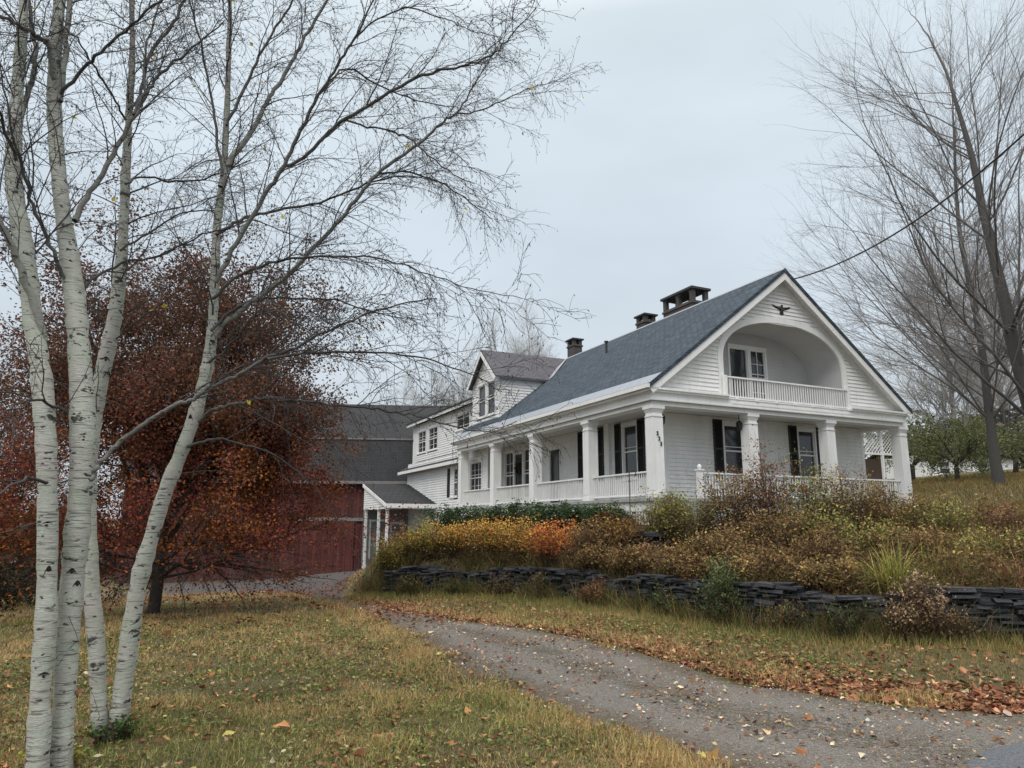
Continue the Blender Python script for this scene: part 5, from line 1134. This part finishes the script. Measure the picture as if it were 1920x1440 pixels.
# arching grass clump (day lily like)
def blades(base, n_, L, wd, arch, spread, cols, wts, seg=6):
    th = rng.uniform(0, 2 * pi, n_); tilt = rng.uniform(.05, 1.0, n_) ** .8 * arch; Lb = L * rng.uniform(.5, 1.1, n_); V = []; s = np.linspace(0, 1, seg + 1)
    px_ = base[0] + rng.normal(size=n_) * spread; py_ = base[1] + rng.normal(size=n_) * spread
    ang = tilt[:, None] * (.35 + 1.5 * s[None]) ; dx = np.cumsum(np.sin(ang), 1) * (Lb / seg)[:, None]; dz = np.cumsum(np.cos(ang), 1) * (Lb / seg)[:, None]
    X = px_[:, None] + dx * np.cos(th)[:, None]; Y = py_[:, None] + dx * np.sin(th)[:, None]; Z = base[2] + dz - (Lb / seg)[:, None]
    wv = wd * rng.uniform(.6, 1.2, n_)[:, None] * (1 - s[None] ** 2 * .95); ox, oy = -np.sin(th)[:, None] * wv / 2, np.cos(th)[:, None] * wv / 2
    Vv = np.stack([np.stack([X + ox, Y + oy, Z], -1), np.stack([X - ox, Y - oy, Z], -1)], 2)    # n,seg+1,2,3
    k = seg + 1; i = np.arange(n_)[:, None] * k * 2 + np.arange(seg)[None] * 2; F = np.stack([i, i + 1, i + 3, i + 2], -1).reshape(-1, 4)
    c_ = np.repeat(pal(n_, cols, wts), k * 2, 0); return Vv.reshape(-1, 3), F, c_
def clump(px, Y, n_, L, label, cols, wts, wd=.012, arch=1.0, group='arching grass clumps'):
    x_, y_ = SG(px, wallY(px) + Y); z_ = G1(x_, y_) - .02; V, F, c_ = blades((x_, y_, z_), n_, L, wd, arch, .09, cols, wts)
    o = mesh_obj('grass_clump', V, [F], M['grass'], None, {'Col': c_}, False, (x_, y_, z_)); tag(o, label, 'plant', group)
clump(1665, .35, 420, .95, 'large arching yellow green grass clump on top of the slate wall', [(150, 146, 76), (128, 130, 66), (176, 160, 96), (108, 112, 56)], [3, 3, 2, 2], .014, 1.15)
clump(1745, .9, 260, .85, 'smaller arching grass clump right of the large one', [(132, 126, 70), (150, 130, 78), (112, 104, 60)], [3, 2, 2], .012, 1.1)
clump(1900, .4, 260, .9, 'tan red dry grass clump at the right edge above the wall', [(156, 114, 80), (140, 98, 70), (150, 126, 84)], [3, 2, 2], .01, 1.2)
clump(1820, 1.6, 240, .8, 'dry tan grass clump behind the right part of the slate wall', [(140, 118, 72), (120, 96, 62), (150, 110, 72)], [3, 2, 2], .01, 1.0)

# ------------------------------------------------------------------ GRASS, LITTER
def scatter(n_, x0, x1, y0, y1, dens):
    x_ = rng.uniform(x0, x1, n_); y_ = rng.uniform(y0, y1, n_); k = rng.random(n_) < dens(x_, y_); return x_[k], y_[k]
def infov(x_, y_, m_=.4): return (np.abs(x_) < y_ * .74 + m_)
def field(name, x_, y_, hL, wd, cfun, label, lean=.5, seg=2):
    n_ = len(x_); z_ = G(x_, y_) - .01; th = rng.uniform(0, 2 * pi, n_); til = rng.uniform(.05, lean, n_); L = hL(x_, y_) * rng.uniform(.45, 1.25, n_)
    s = np.linspace(0, 1, seg + 1); ang = til[:, None] * (.5 + 1.4 * s[None]); dx = np.concatenate([np.zeros((n_, 1)), np.cumsum(np.sin(ang[:, 1:]), 1)], 1) * (L / seg)[:, None]; dz = np.concatenate([np.zeros((n_, 1)), np.cumsum(np.cos(ang[:, 1:]), 1)], 1) * (L / seg)[:, None]
    X = x_[:, None] + dx * np.cos(th)[:, None]; Y = y_[:, None] + dx * np.sin(th)[:, None]; Z = z_[:, None] + dz
    wv = wd(x_, y_)[:, None] * (1 - s[None] * .85); fa = rng.uniform(0, pi, n_)[:, None]; ox, oy = np.cos(fa) * wv / 2, np.sin(fa) * wv / 2
    Vv = np.stack([np.stack([X + ox, Y + oy, Z], -1), np.stack([X - ox, Y - oy, Z], -1)], 2).reshape(-1, 3)
    k = seg + 1; i = np.arange(n_)[:, None] * k * 2 + np.arange(seg)[None] * 2; F = np.stack([i, i + 1, i + 3, i + 2], -1).reshape(-1, 4)
    o = mesh_obj(name, Vv, [F], M['grass'], None, {'Col': np.repeat(cfun(x_, y_), k * 2, 0)}); tag(o, label, 'grass', None, 'stuff'); return o
def noise2(x_, y_, f=1.0, ph=0):
    return (np.sin(x_ * 1.3 * f + 1.7 * np.sin(y_ * .9 * f + ph)) * np.cos(y_ * 1.1 * f + 1.3 * np.sin(x_ * .8 * f + ph)) + .5 * np.sin(x_ * 3.1 * f + ph * 2 + y_ * 2.3 * f) * np.cos(y_ * 3.7 * f - x_ * 1.9 * f))
lawn_c = [(134, 132, 78), (116, 118, 66), (156, 150, 98), (176, 160, 112), (98, 100, 56)]
def lawn_col(x_, y_):
    n_ = len(x_); g_ = pal(n_, lawn_c, [3, 3, 2, 1.5, 2], .3) * (1 + .22 * noise2(x_, y_, 3.3, 6))[:, None]; dry = pal(n_, [(186, 158, 108), (196, 174, 126), (166, 130, 86), (176, 150, 104)], [3, 2, 2, 2], .2)
    e_ = np.exp(-np.maximum(0, -sd_drive(x_, y_) - .1) / .5) ; w_ = np.clip(.24 + .5 * noise2(x_, y_, 1.1, 2.0) + .65 * e_ + .3 * (y_ > 9), 0, 1); k = (rng.random(n_) < w_)[:, None]; return np.where(k, dry, g_)
def lawn_d(x_, y_):
    sd = sd_drive(x_, y_); g_ = np.clip(-sd * 3 + .3 + .5 * noise2(x_, y_, 3.5, 8), .012, 1); ok = (sdwall(x_, y_) < -.15) & infov(x_, y_) & (sd_road(x_, y_) < 0)
    return ok * g_ * np.clip(.72 + .4 * noise2(x_, y_, 2.2, .5), .2, 1)
x1_, y1_ = scatter(300000, -5.5, 4, 3.0, 7.2, lawn_d); x2_, y2_ = scatter(150000, -10, 3, 7.2, 14.5, lawn_d); x3_, y3_ = scatter(70000, -19, 0, 14.5, 26, lawn_d)
X_ = np.concatenate([x1_, x2_, x3_]); Y_ = np.concatenate([y1_, y2_, y3_])
field('lawn_grass', X_, Y_, lambda x_, y_: .05 + .018 * (y_ > 8) + .085 * np.clip(1 - np.abs(-sd_drive(x_, y_) - .35) / .5, 0, 1) + .06 * np.clip(noise2(x_, y_, 2.4, 9) - .15, 0, .8), lambda x_, y_: .0035 + .00055 * y_, lawn_col, 'short mixed green and straw grass of the front lawn', .9)
# verge between driveway and wall: taller tan grass
def verge_d(x_, y_):
    sw_ = sdwall(x_, y_); sd = sd_drive(x_, y_); return ((sw_ < -.05) & (sw_ > -3.4) & (sd < .12 + .25 * noise2(x_, y_, 3, 2)) & infov(x_, y_, 1.0) & (x_ > -4.2)) * np.clip(1.15 + sw_ * .26, .08, 1)
vx, vy = scatter(260000, -5, 11, 5.6, 21, verge_d)
def verge_c(x_, y_):
    n_ = len(x_); a_ = pal(n_, [(150, 134, 88), (128, 122, 70), (164, 140, 92), (104, 108, 60)], [3, 3, 2, 2], .2); b_ = pal(n_, [(90, 104, 56), (110, 116, 64)], [1, 1]); return np.where((rng.random(n_) < np.clip(.3 + .4 * noise2(x_, y_, 1.3, 4), 0, 1))[:, None], b_, a_)
field('verge_grass', vx, vy, lambda x_, y_: .08 + .2 * np.clip(1.0 + sdwall(x_, y_) * .75, 0, 1), lambda x_, y_: .004 + .0004 * y_, verge_c, 'straw and green verge grass between the driveway and the slate wall', .55, 3)
cx_, cy_ = scatter(700000, -5, 12, 8.8, 20.5, cover_d)
field('wall_growth', cx_, cy_, lambda x_, y_: .26 + .36 * rng.random(len(x_)), lambda x_, y_: .005 + .0005 * y_, lambda x_, y_: pal(len(x_), [(92, 96, 56), (138, 118, 78), (100, 76, 56), (72, 88, 50), (150, 128, 90)], [3, 2, 3, 3, 1], .22), 'mixed weeds and dry stems growing against and over the slate wall', .75, 3)
# tall dry growth on the bank
def bank_d(x_, y_):
    sw_ = sdwall(x_, y_); q = (x_ - H0[0]) * cos(YAW) + (y_ - H0[1]) * sin(YAW); r_ = -(x_ - H0[0]) * sin(YAW) + (y_ - H0[1]) * cos(YAW)
    return ((sw_ > .02) & infov(x_, y_, 1.5) & ~((q > -.4) & (q < W + .4) & (r_ > -.4))) * (.5 + .5 * (y_ < 14))
bx_, by_ = scatter(330000, -5, 17, 8.2, 24, bank_d)
def bank_c(x_, y_):
    n_ = len(x_); a_ = pal(n_, [(124, 108, 66), (104, 90, 54), (142, 124, 76), (92, 74, 50)], [3, 3, 2, 2], .22); b_ = pal(n_, [(146, 116, 86), (128, 100, 76), (158, 130, 94)], [3, 2, 2], .2); c_ = pal(n_, [(104, 104, 58), (122, 118, 66)], [1, 1], .2)
    u_ = noise2(x_, y_, .8, 1.0) + rng.normal(size=n_) * .35; return np.where((u_ > .55)[:, None], b_, np.where((u_ < -.55)[:, None], c_, a_))
field('bank_grass', bx_, by_, lambda x_, y_: (.22 + .16 * np.clip(noise2(x_, y_, 1.4, 3.0), -1, 1)) * np.where(x_ > 5.5, 1.6, .85) * np.where(y_ > 17, .6, 1), lambda x_, y_: .005 + .0005 * y_, bank_c, 'tall dry brown grass and stems covering the bank up to the porch', .8, 3)
hx, hy = scatter(90000, 8, 42, 21, 48, lambda x_, y_: infov(x_, y_, 2) * ((((x_ - H0[0]) * cos(YAW) + (y_ - H0[1]) * sin(YAW)) > W + .3)))
field('slope_grass', hx, hy, lambda x_, y_: .2 + 0 * x_, lambda x_, y_: .012 + .0006 * y_, lambda x_, y_: pal(len(x_), [(132, 118, 74), (112, 104, 62), (146, 118, 78), (104, 84, 58)], [3, 3, 2, 2], .2), 'brown meadow grass on the rising slope right of the house', .6, 2)

# broad leaved weeds and matted dead blades low in the lawn
wx, wy = scatter(120000, -6, 4, 3.2, 13, lambda x_, y_: lawn_d(x_, y_) * np.clip(.5 + .6 * noise2(x_, y_, 2.8, 7), .05, 1))
C_ = np.stack([wx, wy, G(wx, wy) + rng.uniform(.0, .05, len(wx))], 1); V, F = leaves_geo(C_, .02 + .001 * wy, .35, 1.5, 0)
o = mesh_obj('lawn_weeds', V, [F], M['leaf'], None, {'Col': np.repeat(pal(len(wx), [(112, 124, 68), (88, 100, 56), (136, 130, 84), (120, 96, 68), (160, 146, 104)], [3, 3, 2, 2, 1.5], .25), 4, 0)}); tag(o, 'low broad leaved weeds matted into the front lawn', 'weeds', None, 'stuff')
# fallen leaves
def litter(name, x_, y_, size, cols, wts, label, lift=.012, zfun=G):
    n_ = len(x_); C_ = np.stack([x_, y_, zfun(x_, y_) + lift + rng.random(n_) * .02], 1)
    d = rng.normal(size=(n_, 3)); d[:, 2] *= .22; d /= np.linalg.norm(d, axis=1, keepdims=True); up_ = rng.normal(size=(n_, 3)) * .35; up_[:, 2] += 1; e_ = np.cross(up_, d); e_ /= np.linalg.norm(e_, axis=1, keepdims=True); f_ = np.cross(d, e_)
    s = (size * rng.lognormal(-.12, .34, n_))[:, None]; fo = rng.uniform(-.3, .45, (n_, 1)); ti = rng.uniform(-.2, .4, (n_, 1))
    V = np.stack([C_ - d * s * .55, C_ - d * s * .1 + e_ * s * .42 + f_ * s * fo, C_ + d * s * .2 + e_ * s * .3 + f_ * s * fo * .8, C_ + d * s * .6 + f_ * s * ti, C_ + d * s * .2 - e_ * s * .3 + f_ * s * fo * .8, C_ - d * s * .1 - e_ * s * .42 + f_ * s * fo], 1).reshape(-1, 3)
    i = np.arange(n_)[:, None] * 6; F = np.concatenate([i + np.array([[0, 1, 2, 3]]), i + np.array([[0, 3, 4, 5]])])
    o = mesh_obj(name, V, [F], M['litter'], None, {'Col': np.repeat(pal(n_, cols, wts, .2), 6, 0)}); tag(o, label, 'leaves', None, 'stuff'); return o
def band_d(x_, y_):
    d, s_ = polyd(x_, y_, DR_R); t_ = -sd_drive(x_, y_); return infov(x_, y_, 1) * (s_ > 0) * (x_ > -4) * (np.exp(-((t_ - .3) / np.where(y_ < 9.5, .5, .36)) ** 2) + .07 * (t_ > .3) * (sdwall(x_, y_) < -.1)) * np.clip(.85 + .5 * noise2(x_, y_, 3, 1), .45, 1)
lx, ly = scatter(280000, -4.5, 10, 5.2, 18, band_d)
LC = [(134, 92, 66), (112, 76, 56), (158, 116, 84), (98, 68, 52), (174, 136, 102), (130, 78, 54), (190, 162, 128)]
litter('fallen_leaves', lx, ly, .055, LC, [4, 3, 2, 3, 1.3, 2, .6], 'thick band of rust brown fallen leaves along the far edge of the driveway')
gx_, gy_ = scatter(9000, -6, 4, 3.0, 14, lambda x_, y_: infov(x_, y_) * (sd_drive(x_, y_) < .1) * (sdwall(x_, y_) < 0) * np.clip(.5 + .5 * noise2(x_, y_, 1.6, 5), .1, 1))
litter('lawn_leaves', gx_, gy_, .045, [(176, 160, 90), (140, 96, 64), (170, 158, 128), (160, 116, 74), (180, 168, 100), (112, 76, 54)], [.5, 3, .4, 3, .3, 3], 'scattered yellow and brown leaves lying in the front lawn', .022)
dx_, dy_ = scatter(26000, -4, 9, 4.2, 17, lambda x_, y_: infov(x_, y_, 1) * (sd_drive(x_, y_) > -.1) * np.clip(.45 + .5 * noise2(x_, y_, 2.1, 2), .1, 1))
litter('driveway_leaves', dx_, dy_, .034, LC + [(206, 190, 160)], [3, 2, 3, 2, 3, 1, 3, 3], 'scattered leaves lying on the gravel driveway', .022)
fx, fy = scatter(26000, -13, -1, 12, 26, lambda x_, y_: infov(x_, y_) * (sdwall(x_, y_) < -.2) * np.clip(.1 + .9 * noise2(x_, y_, 1.2, 3), .04, 1) * (.35 + .65 * (np.abs(sd_drive(x_, y_)) < .8)))
litter('yard_leaves', fx, fy, .06, [(128, 80, 60), (112, 70, 54), (150, 108, 80), (106, 84, 64)], [3, 3, 2, 2], 'rusty leaves on the lawn before the barn', .03)
kx, ky = scatter(42000, -1, 17, 8.2, 18, lambda x_, y_: infov(x_, y_, 1) * (sdwall(x_, y_) > .1) * np.clip(.4 + .6 * noise2(x_, y_, 1.7, 6), .08, 1))
litter('bank_leaves', kx, ky, .06, LC, [3, 4, 1, 4, .3, 2, .1], 'brown leaves caught among the stems of the bank', .1)
# loose stones on the driveway
sx_, sy_ = scatter(16000, -4, 9, 4.2, 15, lambda x_, y_: infov(x_, y_, 1) * (sd_drive(x_, y_) > .05)); n_ = len(sx_); base = np.array([(1, 0, 0), (0, 1, 0), (-1, 0, 0), (0, -1, 0), (.1, .1, .8), (0, 0, -.5)], float)
ss = rng.lognormal(-5.0, .45, n_)[:, None, None]; V = base[None] * ss * rng.uniform(.6, 1.2, (n_, 6, 1)); th = rng.uniform(0, 6.28, n_); Vx = V[..., 0] * np.cos(th)[:, None] - V[..., 1] * np.sin(th)[:, None]; Vy = V[..., 0] * np.sin(th)[:, None] + V[..., 1] * np.cos(th)[:, None]
V = np.stack([Vx + sx_[:, None], Vy + sy_[:, None], V[..., 2] + (G(sx_, sy_) + .022)[:, None]], -1).reshape(-1, 3); i = np.arange(n_)[:, None] * 6
F = np.concatenate([i + np.array([f]) for f in ((0, 1, 4), (1, 2, 4), (2, 3, 4), (3, 0, 4), (1, 0, 5), (2, 1, 5), (3, 2, 5), (0, 3, 5))])
o = mesh_obj('driveway_stones', V, [F], M['litter'], None, {'Col': np.repeat(pal(n_, [(170, 164, 158), (120, 116, 114), (150, 140, 128), (96, 98, 104), (196, 190, 182)], [3, 3, 2, 2, 1], .15), 6, 0)}); tag(o, 'loose grey stones on the gravel driveway', 'stones', None, 'stuff')

# distant woodland (left of the barn and behind the slope)
def wood(name, x0, y0, x1, y1, n_, h, cols, label):
    t_ = rng.random(n_); x_ = x0 + (x1 - x0) * t_ + rng.normal(size=n_) * 2; y_ = y0 + (y1 - y0) * t_ + rng.normal(size=n_) * 4
    hh = h * (.65 + .35 * np.sin(t_ * 40 + np.sin(t_ * 17) * 3)) ; z_ = G(x_, y_) + hh * rng.random(n_) ** .8; V, F = leaves_geo(np.stack([x_, y_, z_], 1), .55, .7, 1.3, 0)
    o = mesh_obj(name, V, [F], M['leaf'], None, {'Col': np.repeat(pal(n_, cols, [1] * len(cols), .2), 4, 0)}); tag(o, label, 'woodland', None, 'stuff')
wood('distant_woodland', -85, 50, -24, 56, 26000, 5.5, [(92, 78, 70), (110, 92, 80), (80, 76, 66), (98, 66, 54)], 'far grey brown woodland left of the barn')
wood('distant_woodland', 36, 72, 110, 60, 16000, 6, [(104, 98, 84), (120, 110, 92), (88, 88, 70)], 'far hazy woodland on the rise behind the white house')

# ------------------------------------------------------------------ LIGHT
world = bpy.data.worlds.new('World'); scn.world = world; world.use_nodes = True; nt = world.node_tree; bg = nt.nodes['Background']
sky = nt.nodes.new('ShaderNodeTexSky'); sky.sky_type = 'NISHITA'; sky.sun_disc = False; SE, SA = radians(48), radians(205)
sky.sun_elevation = SE; sky.sun_rotation = SA; sky.dust_density = 4; sky.air_density = 1; sky.ozone_density = 1
tc = nt.nodes.new('ShaderNodeTexCoord'); sp = nt.nodes.new('ShaderNodeSeparateXYZ'); nt.links.new(tc.outputs['Generated'], sp.inputs[0])
rp_ = nt.nodes.new('ShaderNodeValToRGB'); e = rp_.color_ramp.elements; stops = [(0.0, (.64, .69, .74)), (.12, (.65, .72, .785)), (.4, (.72, .815, .895)), (.62, (.83, .93, 1.0)), (.78, (2.2, 2.17, 2.12)), (1.0, (3.7, 3.6, 3.5))]
while len(e) < len(stops): e.new(.5)
for el, (p_, c_) in zip(e, stops): el.position = p_; el.color = (*[v / 4 for v in c_], 1)
nt.links.new(sp.outputs[2], rp_.inputs[0])
nz = nt.nodes.new('ShaderNodeTexNoise'); nz.inputs['Scale'].default_value = 1.6; nz.inputs['Detail'].default_value = 4; mp = nt.nodes.new('ShaderNodeMapping'); mp.inputs['Scale'].default_value = (1, 1, 2.6); nt.links.new(tc.outputs['Generated'], mp.inputs[0]); nt.links.new(mp.outputs[0], nz.inputs['Vector'])
mr = nt.nodes.new('ShaderNodeMapRange'); mr.inputs[1].default_value = .3; mr.inputs[2].default_value = .7; mr.inputs[3].default_value = 3.45; mr.inputs[4].default_value = 4.35; nt.links.new(nz.outputs[0], mr.inputs[0])
vm = nt.nodes.new('ShaderNodeVectorMath'); vm.operation = 'SCALE'; nt.links.new(rp_.outputs[0], vm.inputs[0]); nt.links.new(mr.outputs[0], vm.inputs['Scale'])
sk = nt.nodes.new('ShaderNodeVectorMath'); sk.operation = 'SCALE'; nt.links.new(sky.outputs[0], sk.inputs[0]); sk.inputs['Scale'].default_value = .1
mx = nt.nodes.new('ShaderNodeMix'); mx.data_type = 'VECTOR'; mx.inputs[0].default_value = .9; nt.links.new(sk.outputs[0], mx.inputs[4]); nt.links.new(vm.outputs[0], mx.inputs[5])
nt.links.new(mx.outputs[1], bg.inputs['Color']); bg.inputs['Strength'].default_value = 1.0
sun = bpy.data.lights.new('sun', 'SUN'); sun.energy = 1.35; sun.angle = radians(25); sun.color = (1, .97, .93); so = bpy.data.objects.new('sun', sun); COL.objects.link(so)
so.rotation_euler = (radians(90) - SE, 0, pi - SA + 0) ; 
scn.view_settings.view_transform = 'Standard'; scn.view_settings.look = 'None'; scn.view_settings.exposure = 0; scn.view_settings.gamma = 1
scn.cycles.max_bounces = 6; scn.cycles.transparent_max_bounces = 8; scn.cycles.use_denoising = True
